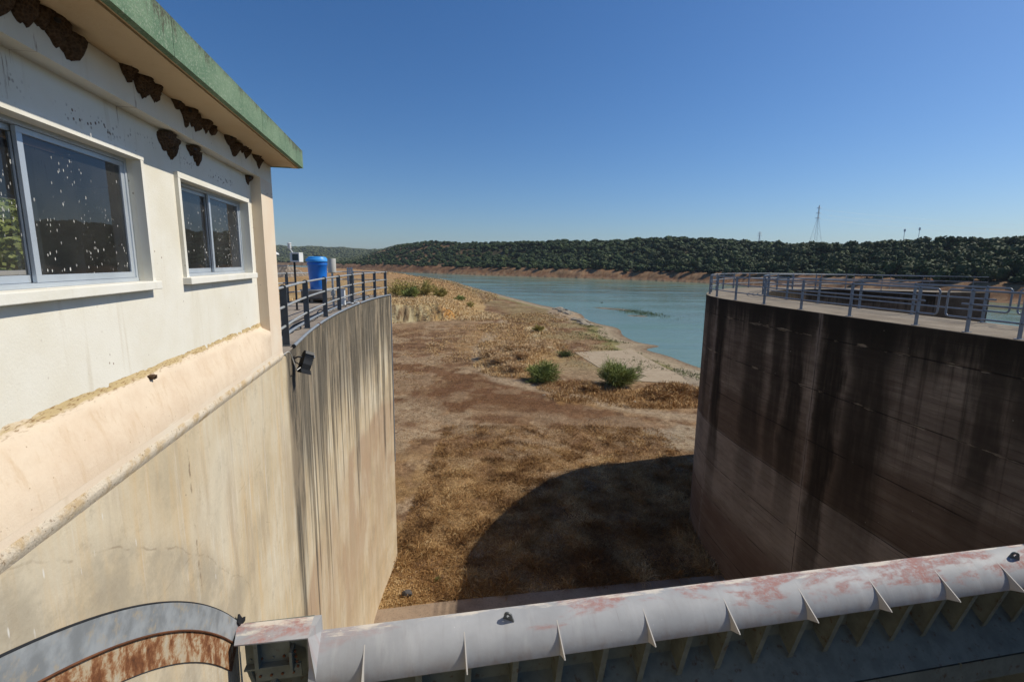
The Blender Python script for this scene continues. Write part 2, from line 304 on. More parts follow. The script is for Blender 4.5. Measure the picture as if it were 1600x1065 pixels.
def glass():
    m = Mt('spattered_window_glass', .03, .5); o = m.obj(); t = m.t
    gl = m.nd('ShaderNodeBsdfGlossy'); gl.inputs['Roughness'].default_value = .015; gl.inputs['Color'].default_value = (.75, .75, .80, 1)
    tr = m.nd('ShaderNodeBsdfTransparent'); tr.inputs['Color'].default_value = (.62, .62, .62, 1)
    fr = m.nd('ShaderNodeFresnel'); fr.inputs[0].default_value = 1.75
    mx = m.nd('ShaderNodeMixShader'); t.links.new(fr.outputs[0], mx.inputs[0]); t.links.new(tr.outputs[0], mx.inputs[1]); t.links.new(gl.outputs[0], mx.inputs[2])
    df = m.nd('ShaderNodeBsdfDiffuse'); df.inputs['Color'].default_value = (.60, .59, .55, 1)
    v1 = m.mr(m.vor(m.scl(o, 21, 21, 10)), .15, .10); v2 = m.mr(m.vor(m.scl(o, 46, 46, 17, (3, 1, 2))), .22, .13)
    sel = m.mr(m.noise(o, 5, 3, .6), .455, .56)
    sp = m.ma('MAXIMUM', m.ma('MULTIPLY', v1, sel), m.ma('MULTIPLY', v2, m.mr(m.noise(m.scl(o, 6, 6, 2.5), 1, 3), .465, .58)))
    dust = m.mr(m.noise(o, 2, 4), .3, .8, .015, .06)
    fac = m.ma('MAXIMUM', m.ma('MULTIPLY', sp, m.mr(m.noise(o, 40, 3, .7), .35, .6, .35, 1)), dust)
    m2 = m.nd('ShaderNodeMixShader'); m.put(m2.inputs[0], fac); t.links.new(mx.outputs[0], m2.inputs[1]); t.links.new(df.outputs[0], m2.inputs[2])
    t.links.new(m2.outputs[0], t.nodes['Material Output'].inputs['Surface']); return m.m
M_glass = glass()
def nestm():
    m = Mt('dried_mud', .97, .1); o = m.obj()
    k = m.ramp(m.vor(o, 60), [(.1, (.05, .03, .018)), (.5, (.085, .052, .031)), (.9, (.12, .078, .048))])
    m.col(k); m.bump(m.vor(o, 60), 1, .012); return m.m
M_nest = nestm()
def leafm(name, stops, tr=0):
    m = Mt(name, .75, .2); f = m.attr('tone', 'Fac')
    m.col(m.ramp(f, stops)); return m.m
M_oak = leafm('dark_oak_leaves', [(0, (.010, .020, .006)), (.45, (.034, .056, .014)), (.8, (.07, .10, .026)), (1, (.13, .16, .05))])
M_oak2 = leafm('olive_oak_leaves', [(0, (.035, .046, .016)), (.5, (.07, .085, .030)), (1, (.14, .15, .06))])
M_bare = leafm('grey_bare_twigs', [(0, (.06, .05, .045)), (1, (.16, .14, .12))])
M_tam = leafm('tamarisk_leaves', [(0, (.08, .10, .025)), (.4, (.21, .25, .065)), (1, (.42, .46, .17))])
M_yel = leafm('yellow_green_scrub', [(0, (.15, .14, .035)), (.5, (.34, .29, .08)), (1, (.52, .42, .15))])
M_dry = leafm('dry_grass', [(0, (.15, .075, .028)), (.35, (.33, .18, .065)), (.65, (.55, .36, .16)), (1, (.76, .60, .35))])
M_straw = leafm('straw_scrub', [(0, (.36, .23, .11)), (.5, (.62, .44, .24)), (1, (.80, .63, .40))])
M_weed = leafm('green_weeds', [(0, (.06, .08, .025)), (.5, (.13, .16, .05)), (1, (.25, .26, .10))])
M_bark = paint('dark_bark', (.07, .05, .035), .95, .1)
M_rock = paint('shore_rock', (.34, .29, .22), .95, .15, 0, .4, (.16, .12, .09), .4, 1.2)
M_rockd = paint('dark_rock', (.09, .085, .085), .9, .2, 0, .3)
M_pyl = paint('pylon_steel', (.50, .53, .55), .6, .3, .3, .1)

# ---------------------------------------------------------------- mesh helpers
def tag(o, label=None, cat=None, group=None, kind=None):
    if label: o['label'] = label
    if cat: o['category'] = cat
    if group: o['group'] = group
    if kind: o['kind'] = kind
    return o
def empty(name, loc=(0, 0, 0), label=None, cat=None, group=None, mat=None):
    o = bpy.data.objects.new(name, None); COL.objects.link(o); o.location = loc; o.empty_display_size = .2
    if mat is not None: o.matrix_world = mat
    return tag(o, label, cat, group)
class MB:
    """collects shapes in local coordinates; build() links ONE mesh object"""
    def __init__(s): s.b = bmesh.new(); s.uvl = None
    def poly(s, pts, uvs=None):
        vs = [s.b.verts.new(p) for p in pts]; f = s.b.faces.new(vs)
        if uvs:
            if s.uvl is None: s.uvl = s.b.loops.layers.uv.new('UVMap')
            for l, c in zip(f.loops, uvs): l[s.uvl].uv = c
        return f
    def box(s, x0, x1, y0, y1, z0, z1, bev=0, f=None):
        g = f or (lambda x, y, z: (x, y, z))
        v = [s.b.verts.new(g(x, y, z)) for x in (x0, x1) for y in (y0, y1) for z in (z0, z1)]
        fs = [s.b.faces.new([v[i] for i in q]) for q in ((0, 1, 3, 2), (4, 6, 7, 5), (0, 4, 5, 1), (2, 3, 7, 6), (0, 2, 6, 4), (1, 5, 7, 3))]
        if bev:
            es = list({e for q in fs for e in q.edges}); bmesh.ops.bevel(s.b, geom=es, offset=bev, segments=2, affect='EDGES', profile=.5)
        return s
    def tube(s, pts, r, n=8, caps=True, closed=False, r2=None):
        P = [Vector(p) for p in pts]; rings = []; N = len(P); prev = None
        for i, p in enumerate(P):
            a = P[i-1] if i > 0 else (P[-1] if closed else p); b = P[i+1] if i < N-1 else (P[0] if closed else p)
            d = (b-a).normalized()
            if prev is None:
                h = Vector((0, 0, 1)) if abs(d.z) < .9 else Vector((1, 0, 0)); x = d.cross(h).normalized()
            else: x = (prev - d*prev.dot(d)).normalized()
            prev = x; y = d.cross(x)
            rr = r if r2 is None else r+(r2-r)*i/max(1, N-1)
            rings.append([s.b.verts.new(p+x*math.cos(k*2*math.pi/n)*rr+y*math.sin(k*2*math.pi/n)*rr) for k in range(n)])
        for i in range(N-1+(1 if closed else 0)):
            A, B = rings[i], rings[(i+1) % N]
            for k in range(n): s.b.faces.new((A[k], A[(k+1) % n], B[(k+1) % n], B[k]))
        if caps and not closed: s.b.faces.new(rings[0][::-1]); s.b.faces.new(rings[-1])
        return s
    def lathe(s, prof, n=28, o=(0, 0, 0), ax=None):
        rings = []
        for r, z in prof: rings.append([s.b.verts.new((o[0]+r*math.cos(k*2*math.pi/n), o[1]+r*math.sin(k*2*math.pi/n), o[2]+z)) for k in range(n)])
        for A, B in zip(rings, rings[1:]):
            for k in range(n): s.b.faces.new((A[k], A[(k+1) % n], B[(k+1) % n], B[k]))
        s.b.faces.new(rings[0][::-1]); s.b.faces.new(rings[-1]); return s
    def prism(s, poly, ext, f=None):
        """poly: list of 3D points in a plane, ext: vector"""
        e = Vector(ext); a = [s.b.verts.new(p) for p in poly]; b = [s.b.verts.new(Vector(p)+e) for p in poly]; n = len(a)
        s.b.faces.new(a[::-1]); s.b.faces.new(b)
        for k in range(n): s.b.faces.new((a[k], a[(k+1) % n], b[(k+1) % n], b[k]))
        return s
    def build(s, name, mat, parent=None, smooth=False, autos=None):
        bmesh.ops.recalc_face_normals(s.b, faces=s.b.faces)
        me = bpy.data.meshes.new(name); s.b.to_mesh(me); s.b.free(); me.materials.append(mat)
        o = bpy.data.objects.new(name, me); COL.objects.link(o)
        if parent is not None: o.parent = parent
        if smooth:
            for p in me.polygons: p.use_smooth = True
            if autos is None: autos = 40
            me.set_sharp_from_angle(angle=R(autos))
        return o
def np_mesh(name, V, F, mats, tone=None, mi=None, smooth=False, color=None, uv=None):
    V = np.asarray(V, dtype=np.float32); F = np.asarray(F, dtype=np.int32); k = F.shape[1]
    me = bpy.data.meshes.new(name); me.vertices.add(len(V)); me.vertices.foreach_set('co', V.ravel())
    me.loops.add(F.size); me.loops.foreach_set('vertex_index', F.ravel()); me.polygons.add(len(F))
    me.polygons.foreach_set('loop_start', np.arange(0, F.size, k, dtype=np.int32))
    if mi is not None: me.polygons.foreach_set('material_index', np.asarray(mi, dtype=np.int32))
    if smooth: me.polygons.foreach_set('use_smooth', np.ones(len(F), dtype=bool))
    for m in (mats if isinstance(mats, (list, tuple)) else [mats]): me.materials.append(m)
    if tone is not None:
        a = me.attributes.new('tone', 'FLOAT', 'POINT'); a.data.foreach_set('value', np.asarray(tone, dtype=np.float32))
    if color is not None:
        a = me.color_attributes.new('Col', 'FLOAT_COLOR', 'POINT')
        c = np.ones((len(V), 4), dtype=np.float32); c[:, :3] = color; a.data.foreach_set('color', c.ravel())
    if uv is not None:
        l = me.uv_layers.new(name='UVMap'); l.data.foreach_set('uv', np.asarray(uv, dtype=np.float32)[F.ravel()].ravel())
    me.update(calc_edges=True)
    o = bpy.data.objects.new(name, me); COL.objects.link(o); return o
def vnoise(x, y, seed=0):
    xi = np.floor(x).astype(np.int64); yi = np.floor(y).astype(np.int64); xf = x-xi; yf = y-yi
    def h(a, b):
        n = (a*374761393+b*668265263+seed*982451653) & 0x7fffffff; n = ((n ^ (n >> 13))*1274126177) & 0x7fffffff
        return ((n ^ (n >> 16)) & 0xffff)/65535.
    u = xf*xf*(3-2*xf); v = yf*yf*(3-2*yf)
    return (h(xi, yi)*(1-u)+h(xi+1, yi)*u)*(1-v)+(h(xi, yi+1)*(1-u)+h(xi+1, yi+1)*u)*v
def fbm(x, y, oct=4, seed=0):
    r = 0; a = .5; t = 0
    for i in range(oct): r = r+a*vnoise(x*2**i, y*2**i, seed+i*17); t += a; a *= .5
    return r/t
def sm(x, a, b):
    t = np.clip((x-a)/(b-a), 0, 1); return t*t*(3-2*t)
def cat(P, n=6):
    P = np.array(P, float); Q = np.vstack([2*P[0]-P[1], P, 2*P[-1]-P[-2]]); out = []
    for i in range(1, len(Q)-2):
        for k in range(n):
            t = k/n; a, b, c, d = Q[i-1:i+3]
            out.append(.5*((2*b)+(-a+c)*t+(2*a-5*b+4*c-d)*t*t+(-a+3*b-3*c+d)*t**3))
    out.append(P[-1]); return np.array(out)
def arclen(P): return np.concatenate([[0], np.cumsum(np.linalg.norm(np.diff(P, axis=0), axis=1))])
def along(P, s):
    L = arclen(P); return np.stack([np.interp(s, L, P[:, i]) for i in range(P.shape[1])], -1)
def offset(P, d):
    T = np.gradient(P, axis=0); T /= np.linalg.norm(T, axis=1)[:, None]; return P+d*np.stack([T[:, 1], -T[:, 0]], -1)
def polydist(px, py, P, closed=False):
    d = np.full(px.shape, 1e9); P = np.array(P, float); n = len(P)
    for i in range(n if closed else n-1):
        a = P[i]; b = P[(i+1) % n]; ab = b-a; t = np.clip(((px-a[0])*ab[0]+(py-a[1])*ab[1])/(ab@ab), 0, 1)
        d = np.minimum(d, np.hypot(px-a[0]-t*ab[0], py-a[1]-t*ab[1]))
    return d
def inside(px, py, P):
    P = np.array(P, float); r = np.zeros(px.shape, bool); n = len(P)
    for i in range(n):
        a = P[i]; b = P[(i+1) % n]
        c = ((a[1] > py) != (b[1] > py)) & (px < (b[0]-a[0])*(py-a[1])/((b[1]-a[1]) or 1e-9)+a[0]); r ^= c
    return r

# ---------------------------------------------------------------- terrain
WZ = -14.0
SH = cat([(75, 34), (50, 50), (34, 64), (29, 71.5), (27.3, 80), (24.8, 87), (28.3, 91.2), (25.2, 96), (24.6, 105), (25.9, 117), (21, 127), (18.4, 135), (19.5, 148), (16.5, 160), (9, 185), (0, 216), (-17, 275), (-34, 337), (-56, 417), (-120, 560), (-221, 690), (-330, 760), (-420, 800)], 4)
LAND = list(map(tuple, SH))+[(-900, 800), (-900, -400), (400, -400), (400, 10)]
FS = cat([(330, 60), (262, 130), (238, 190), (215, 268), (202, 335), (178, 415), (128, 484), (36, 553), (-87, 640), (-190, 745), (-330, 900), (-470, 1150), (-640, 1500), (-1000, 1500), (-1500, 1300), (-2500, 1200)], 4)
FAR = list(map(tuple, FS))+[(-9000, 1500), (-9000, 12000), (12000, 12000), (12000, -2000), (700, -400)]
CL = [(-95, 78), (-60, 92), (-38, 104), (-27.8, 109.5), (-23, 113), (-15.8, 117), (-10.5, 122.5)]
PE = [(-10.5, 122.5), (-8.5, 135), (-9, 160), (-13, 200), (-24, 260), (-42, 330), (-70, 415), (-132, 545), (-225, 660), (-330, 720), (-700, 720)]
PLT = CL+PE+[(-700, 60), (-95, 60)]
azp = np.arctan((np.array([-2000, 0, 300, 430, 520, 545, 570, 590, 620, 660, 700, 760, 850, 950, 1000, 1050, 1100, 1160, 1220, 1270, 1330, 1400, 1460, 1600, 2000, 3400])-800)/745.)
ely = np.array([405, 405, 405, 405, 404, 401, 392, 381, 375, 371.5, 374, 376, 374.5, 373, 371.5, 370, 371, 374, 375.5, 377.5, 375.5, 372, 371, 374, 378, 380])
ely = ely+np.interp(np.arange(len(ely)), [0, 9, 13, 19, 22, 25], [0, 0, 3, 4, 7, 9])
elp = (411+.013*(np.array([-2000, 0, 300, 430, 520, 545, 570, 590, 620, 660, 700, 760, 850, 950, 1000, 1050, 1100, 1160, 1220, 1270, 1330, 1400, 1460, 1600, 2000, 3400])-800)-ely)/745.*np.cos(azp)
fsa = np.arctan2(FS[:, 0], FS[:, 1]); fsr = np.hypot(FS[:, 0], FS[:, 1]); _o = np.argsort(fsa)
def height(x, y):
    sdl = polydist(x, y, SH); land = inside(x, y, LAND); sdl = np.where(land, sdl, -sdl)
    n1 = fbm(x/7, y/7, 4, 3); n2 = fbm(x/40, y/40, 3, 9)
    near = WZ+.75*sm(sdl+(n1-.5)*2, -1.0, 11)+.35*(n1-.5)*sm(sdl, 0, 14)+np.minimum(sdl, 0)*.09*(sdl < 0)
    near = np.maximum(near, WZ-4)
    dC = polydist(x, y, CL); dE = polydist(x, y, PE); ins = inside(x, y, PLT)
    cn = (fbm(x/2.2, y/2.2, 3, 5)-.5)*2.6
    m = np.where(ins, np.minimum(sm(dC+cn+2.2*(fbm(x/.9, y/6, 3, 15)-.5), .1, 5.2), sm(dE/np.interp(y, [118, 150, 220], [9, 20, 34]), 0, 1)), 0)
    foot = np.where(ins, 0, sm(dC, 16, 0)*.9*sm(x, 0, -12))
    near = near+m*(4.4+.9*sm(y, 125, 260)*sm(x, 0, -60)+1.6*(n2-.5)+.8*(n1-.5))+foot*.8
    # rough rocky tongue on the shore and small swells round the bushes
    near += .9*np.exp(-(((x-15)/5)**2+((y-140)/22)**2))*(.6+n1)+.9*np.exp(-(((x-0)/5)**2+((y-74)/9)**2))*(.5+n1)
    near += .14*np.exp(-(((x-3)/9)**2+((y-25)/7)**2))*fbm(x/.8, y/.8, 3, 2)
    near = near*1; fl = sm(((x-17)/10)**2+((y-70)/17)**2, 1.3, .9); near = near*(1-fl)+np.minimum(near, -13.3)*fl*(sdl > 0)+near*fl*(sdl <= 0)
    aa = np.arctan2(x, y); near += 11.5*sm(aa, -.66, -.78)*sm(np.hypot(x, y), 18, 30)
    # far bank and hills
    D_ = polydist(x, y, FS); fin = inside(x, y, FAR); az = np.arctan2(x, y); r = np.hypot(x, y)
    rs = np.interp(az, fsa[_o], fsr[_o]); Rr = rs+190
    el = np.interp(az, azp, elp)
    zr = 1.5+Rr*el-4.3+2.6*(n2-.5)
    bank = 9.2*sm(D_+(fbm(x/12, y/12, 3, 4)-.5)*9, -1, 27)+(fbm(x/5, y/5, 3, 8)-.5)*1.6*sm(D_, 2, 10)
    far = WZ+bank+(zr+4.8)*sm(D_, 18, 215)+(fbm(x/60, y/60, 3, 6)-.5)*10*sm(D_, 40, 120)*sm(D_, 260, 150)
    far += (el*(r-Rr))*.55*sm(D_, 200, 400)*(r < 2600)*sm(az, -.30, -.22)
    # distant blue ridge beyond the bay
    tgt = 1.5+3400*(17/745.)+(fbm(az*26, az*0+2, 4, 12)-.5)*22
    far = np.where(D_ > 400, np.maximum(far, far*(1-sm(r, 2100, 3400))+tgt*sm(r, 2100, 3400)*np.interp(az, [-2, -.46, -.33, -.27, 2], [1.0, 1.03, .97, .88, .80])), far)
    h = np.where(fin, far, near)
    return h, sdl, m, D_, fin, dC, ins
def terrain():
    na, nr = 900, 720
    a = np.radians(np.linspace(-66, 66, na)); rr = 9*np.exp(np.linspace(0, math.log(6500/9.), nr))
    A, Rr = np.meshgrid(a, rr); x = Rr*np.sin(A); y = Rr*np.cos(A)
    h, sdl, m, D_, fin, dC, ins = height(x, y)
    c = np.zeros(x.shape+(3,))
    def put(mask, col):
        nonlocal c
        mask = np.clip(mask, 0, 1)[..., None]; c = c*(1-mask)+np.array(col)*mask
    f1 = fbm(x/6, y/6, 4, 21); f2 = fbm(x/2, y/2, 4, 31); f3 = fbm(x/18, y/18, 3, 41); f4 = fbm(x/.7, y/.7, 3, 51)
    c[:] = (.20, .122, .074)
    put(sm(f1, .44, .58)*.85, (.275, .18, .105)); put(sm(f3, .5, .60)*.75, (.155, .08, .045)); put(sm(f2, .52, .62)*.6, (.34, .245, .155)); put(sm(fbm(x/1.1, y/1.1, 4, 55), .55, .66)*.7, (.10, .055, .03)); put(sm(fbm(x/3+9, y/3, 4, 57), .56, .66)*.6, (.38, .30, .215))
    g = lambda cx, cy, rx, ry, k=1.6: sm(((x-cx)/rx)**2+((y-cy)/ry)**2+(f2-.5)*k, 1.15, .75)
    put(g(-10, 44, 4.0, 6.5, 2.2)*.8*sm(f1, .22, .42), (.38, .30, .215)); put(g(-4, 53, 9, 8, 2.0)*.5, (.145, .078, .042)); put(g(2, 46, 8, 5, 2.5)*.5, (.155, .085, .046)); put(g(-12.5, 58, 3, 5, 2.6)*.55, (.34, .26, .18)); put(g(-2, 41, 3, 1.6)*.4, (.34, .27, .19))
    put(g(11, 41, 3.5, 4, 3)*.35, (.33, .27, .2)); put(g(9.5, 33, 5, 2.5, 3)*.3, (.27, .2, .13)); put(g(15, 38, 3, 4, 2.6)*.5, (.33, .3, .25))
    put(sm(y, 38, 30)*sm(f2, .38, .55)*.6, (.33, .215, .10))
    put(g(0, 90, 10, 25, 1)*.5, (.36, .24, .12)); put(g(2, 70, 7, 10, 1)*.5, (.38, .26, .13)); put(g(14, 52, 9, 4.5)*.6, (.34, .21, .09))
    put(g(12, 66, 7, 7, 1)*.55, (.30, .24, .17))
    pa = cat([(-1.5, 128), (-2.4, 117.8), (-4.6, 96.5), (-5.3, 78.7), (-4.0, 66.4), (-1.6, 60.0), (2.4, 56.2), (8.7, 51.0), (13.1, 47.0), (22, 44)], 5)
    dp = polydist(x, y, pa); put(sm(dp+(f2-.5)*1.8, 1.9, .4)*.85, (.36, .29, .215))
    dp2 = polydist(x, y, cat([(-14, 47), (-9, 44), (-2, 46), (4, 44), (12, 38)], 5)); put(sm(dp2+(f2-.5)*1.5, 1.2, .3)*.5, (.31, .23, .16))
    # pale rock outcrops
    put(sm(polydist(x, y, [(2, 113), (6, 106), (4.2, 97), (5.2, 88), (7.7, 80.8)])+(f2-.5)*3, 1.1, .2)*sm(y, 78, 84), (.50, .42, .30))
    put(g(5.4, 107, 2.4, 4.5), (.55, .48, .35))
    # shore: greenish weed strip, gravel, wet edge
    land = ~fin
    put(land*sm(sdl, 26, 16)*sm(y, 62, 70)*.6*sm(f1, .35, .55), (.27, .235, .13))
    put(land*sm(sdl+(f2-.5)*4, 8.5, 6.5)*sm(sdl, 3, 5)*.7, (.205, .215, .09))
    put(land*sm(sdl+(f2-.5)*2, 6.0, 4.8), (.34, .29, .22)); put(land*sm(sdl+(f2-.5)*1.2, 3.0, 2.0)*.8, (.27, .22, .165))
    put(land*sm(sdl, 1.0, .2), (.20, .15, .11)); put(g(15.5, 141, 5, 20, 1.2)*(sdl < 12), (.32, .26, .2))
    put(g(29, 62, 8, 9, 1)*.8, (.31, .28, .235))
    # plateau: straw grass, cliff in yellow and ochre
    pm = np.where(ins, sm(dC, 1.5, 6), 0)*(sdl > 6)
    put(pm*.95, (.40, .28, .145)); put(pm*sm(f1, .45, .6)*.7, (.47, .36, .20)); put(pm*sm(f3, .52, .64)*.6, (.30, .20, .10)); put(pm*sm(y, 230, 320)*.7, (.36, .22, .12))
    put(pm*sm(dC, 30, 12)*sm(f3, .3, .5)*.5, (.44, .38, .2))
    fa = np.where(ins, sm(dC, 6.2, 3.2), sm(dC, 2.2, .4)); fa = fa*(x < -9)
    cc = fbm(x/1.1, y*0+3+h/1.6, 3, 61)
    put(fa*.95, (.46, .42, .29)); put(fa*sm(fbm(x/1.3+h*.5, y/4, 4, 62), .46, .56)*.8, (.42, .33, .17)); put(fa*sm(fbm(x/.5-h*.4, y/3, 3, 63), .54, .62)*.8, (.24, .18, .11)); put(fa*sm(cc, .52, .56)*.5, (.34, .27, .18)); put(fa*sm(x, -21, -15)*sm(f2, .35, .5), (.50, .26, .08)); put(fa*sm(cc, .60, .66)*.9, (.16, .11, .07))
    put(np.where(ins, 0, sm(dC, 10, 3))*(x < -9)*.5, (.33, .25, .17))
    # far side
    put(fin*1., (.19, .10, .055)); put(fin*sm(f1, .45, .6)*.7, (.27, .165, .095)); put(fin*sm(f3, .5, .62)*.6, (.15, .09, .05)); put(fin*sm(fbm(x/14+y/14, h*1.3, 4, 66), .5, .58)*.6, (.31, .22, .14)); put(fin*sm(D_, 8, 3), (.27, .19, .13)); put(fin*sm(np.abs((h+14)/1.4-np.round((h+14)/1.4))+(f3-.5)*.4, .12, .02)*sm(D_, 30, 20)*.5, (.14, .075, .045))
    put(fin*sm(D_, 26, 40)*.4, (.13, .085, .05)); put(fin*sm(D_, 24, 60)*sm(A, -.20, -.02)*.85, (.035, .042, .018))
    far = fin*sm(Rr, 1500, 2100); put(far, (.05, .062, .035)); put(far*sm(fbm(x/90, y/90, 4, 71), .5, .62)*.6*sm(Rr, 3000, 2200), (.16, .105, .065))
    c *= (.76+.48*f4[..., None])*np.array([1.0, .95, .84]); c *= (.86+.28*fbm(x/.25, y/.25, 2, 99)[..., None])
    V = np.stack([x, y, h], -1).reshape(-1, 3)
    I = np.arange(na*nr).reshape(nr, na); F = np.stack([I[:-1, :-1], I[:-1, 1:], I[1:, 1:], I[1:, :-1]], -1).reshape(-1, 4)
    m = Mt('earth', .97, .1); o = m.pos(); cc = m.attr('Col')
    k = m.mix(m.mr(m.noise(o, 3.2, 7, .75), .42, .60, 0, .75), cc, m.mix(1, cc, (.56, .50, .44), 'MULTIPLY'))
    k = m.mix(m.mr(m.noise(o, 9, 6, .8), .52, .62, 0, .75), k, m.mix(1, cc, (1.55, 1.5, 1.42), 'MULTIPLY'))
    k = m.mix(m.mr(m.vor(o, 3.4), .10, .04, 0, .75), k, (.46, .40, .32))
    k = m.mix(m.ma('MULTIPLY', m.mr(m.vor(m.scl(o, 9, 9, 9), 1), .16, .08), m.mr(m.noise(o, .5, 3), .45, .6)), k, (.5, .45, .38))
    k = m.mix(m.mr(m.noise(m.scl(o, 1, .6, 1), 1.1, 7, .7), .54, .64, 0, .5), k, (.11, .055, .028))
    m.col(k); m.bump(m.ma('ADD', m.noise(o, 9, 6, .7), m.ma('MULTIPLY', m.noise(o, 1.2, 4), 2)), .7, .09)
    ob = np_mesh('ground', V, F, m.m, color=c.reshape(-1, 3), smooth=True); tag(ob, kind='structure')
terrain()
def hz(x, y):
    return float(height(np.array([float(x)]), np.array([float(y)]))[0][0])

# water
def water():
    m = Mt('lake_water', .12, .36); o = m.pos(); x, y, z = m.sep(o)
    s1 = m.noise(m.scl(o, .012, .05), 1, 5, .6); s2 = m.noise(m.scl(o, .1, .35), 1, 4, .6)
    k = m.ramp(s1, [(.35, (.115, .185, .118)), (.5, (.155, .225, .158)), (.65, (.125, .20, .118))])
    # weed just under the surface far out
    wx = m.mr(y, 225, 250); wx = m.ma('MULTIPLY', wx, m.mr(y, 345, 300)); wx = m.ma('MULTIPLY', wx, m.mr(s2, .47, .56))
    k = m.mix(m.ma('MULTIPLY', wx, .55), k, (.05, .065, .035))
    m.col(k); m.ro(m.mr(m.noise(m.scl(o, .018, .07, 1, (4, 2, 0)), 1, 5, .65), .40, .60, .08, .22))
    h = m.ma('ADD', m.noise(m.scl(o, 1.3, 2.6), 1, 4, .6), m.ma('MULTIPLY', m.noise(m.scl(o, .25, .5), 1, 3), 1.6))
    m.bump(h, .16, .25)
    b = MB(); b.poly([(-4000, 20, WZ), (3000, 20, WZ), (3000, 4500, WZ), (-4000, 4500, WZ)])
    ob = b.build('water', m.m); tag(ob, kind='structure')
water()
def back_ground():
    # river bed on the downstream side, behind and beneath the camera
    m = Mt('river_bed', .95, .1); o = m.pos()
    m.col(m.ramp(m.noise(o, .2, 6, .65), [(.35, (.13, .10, .06)), (.5, (.20, .16, .10)), (.65, (.08, .10, .04))]))
    b = MB(); b.poly([(-4000, -4000, -19), (4000, -4000, -19), (4000, 60, -19), (-4000, 60, -19)])
    ob = b.build('terrain', m.m); tag(ob, kind='structure')
back_ground()
def apron():
    b = MB(); P = [(-9, 3), (16, 3), (16, 21.9), (10.6, 20.95), (6.2, 20.3), (1, 19.45), (-2.1, 18.95), (-5.4, 18.3), (-9, 17.8)]
    b.prism([(x, y, -14.6) for x, y in P], (0, 0, 1.42)); o = b.build('concrete_apron', M_apron); tag(o, kind='structure')
    S = MB(); Q = [(10.6, 79.5), (21.0, 82.6), (22.9, 62.5), (22.4, 58.6), (16.0, 59.8), (12.6, 68)]
    S.prism([(x, y, -13.7) for x, y in Q], (0, 0, .46)); o = S.build('concrete_path', deck_mat('sandy_slab', (.33, .25, .165), (.38, .30, .205), (.43, .345, .24))); tag(o, kind='structure')
apron()

# ---------------------------------------------------------------- piers
LE = cat([ST(-7, -2.022, 0)[:2], ST(0, -2.022, 0)[:2], ST(4, -2.022, 0)[:2], ST(7, -2.022, 0)[:2], ST(8.6, -2.04, 0)[:2], (-4.45, 10.55), (-5.0, 13.3), (-5.42, 16.3), (-5.62, 18.6), (-5.66, 20.4), (-5.58, 21.75)], 8)
LB = cat([ST(-7, -12, 0)[:2], ST(7, -9.5, 0)[:2], (-9.6, 12), (-8.9, 14.6), (-8.35, 17), (-7.9, 19.3), (-7.75, 21.2)], 8)
def wall_strip(b, P, z0, z1, nz=1, u0=0, flip=False):
    L = arclen(P)+u0
    for i in range(len(P)-1):
        for k in range(nz):
            a = z0+(z1-z0)*k/nz; c = z0+(z1-z0)*(k+1)/nz
            b.poly([(P[i][0], P[i][1], a), (P[i+1][0], P[i+1][1], a), (P[i+1][0], P[i+1][1], c), (P[i][0], P[i][1], c)],
                   [(L[i], a), (L[i+1], a), (L[i+1], c), (L[i], c)])
pierL = empty('concrete_wing_wall', ST(0, -2.06, 0), 'pale streaked concrete wing wall curving out from beneath the gatehouse', 'wall')
def under(o, p):
    o.parent = p; o.matrix_parent_inverse = p.matrix_world.inverted(); return o
bpy.context.view_layer.update()
b = MB(); wall_strip(b, LE, -.02, -17, 1, -7); endp = np.array([LE[-1], LB[-1]]); wall_strip(b, endp, -.02, -17, 1, 22.6); wall_strip(b, LB[::-1], -.02, -17, 1, 30); under(b.build('wall_face', M_cl, None, True, 30), pierL)
b = MB(); k = len(LE); LBs = along(LB, np.linspace(0, arclen(LB)[-1], k))
for i in range(k-1): b.poly([(*LE[i], 0), (*LE[i+1], 0), (*LBs[i+1], 0), (*LBs[i], 0)])
wall_strip(b, LE, 0, -.02); wall_strip(b, endp, 0, -.02); under(b.build('deck', M_deckL), pierL)
# concrete mass beneath the gate guide recess
RE = cat([(12.9, -6), (12.5, -1), (12.1, 3), (11.75, 6.5), (11.35, 10.4), (11.05, 13), (10.72, 15.6), (10.42, 18.6), (10.2, 21.3), (10.15, 23.4), (10.42, 25.4), (11.1, 27.4), (12.5, 30.1), (14.7, 33.3), (17, 35.4), (19.6, 36.8), (22.7, 37.4), (26, 36.9), (29.3, 35.2), (32.3, 32.4)], 6)
RI = offset(RE, 3.05); RI = along(RI, np.linspace(0, arclen(RI)[-1]-2.6, len(RE)))
pierR = empty('curved_intake_pier', (12.1, 3, 0), 'huge dark stained curved concrete pier with railed walkway, in shade', 'pier'); bpy.context.view_layer.update()
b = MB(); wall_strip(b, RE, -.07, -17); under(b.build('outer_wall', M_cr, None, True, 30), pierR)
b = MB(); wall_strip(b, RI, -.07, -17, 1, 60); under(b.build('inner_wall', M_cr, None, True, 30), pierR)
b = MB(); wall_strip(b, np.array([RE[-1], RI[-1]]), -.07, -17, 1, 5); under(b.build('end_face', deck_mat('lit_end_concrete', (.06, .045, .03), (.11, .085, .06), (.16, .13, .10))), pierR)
b = MB()
for i in range(len(RE)-1): b.poly([(*RE[i], -.05), (*RE[i+1], -.05), (*RI[i+1], -.05), (*RI[i], -.05)])
for Q in (RE, RI): wall_strip(b, Q, -.05, -.07)
under(b.build('deck', M_deckR), pierR)

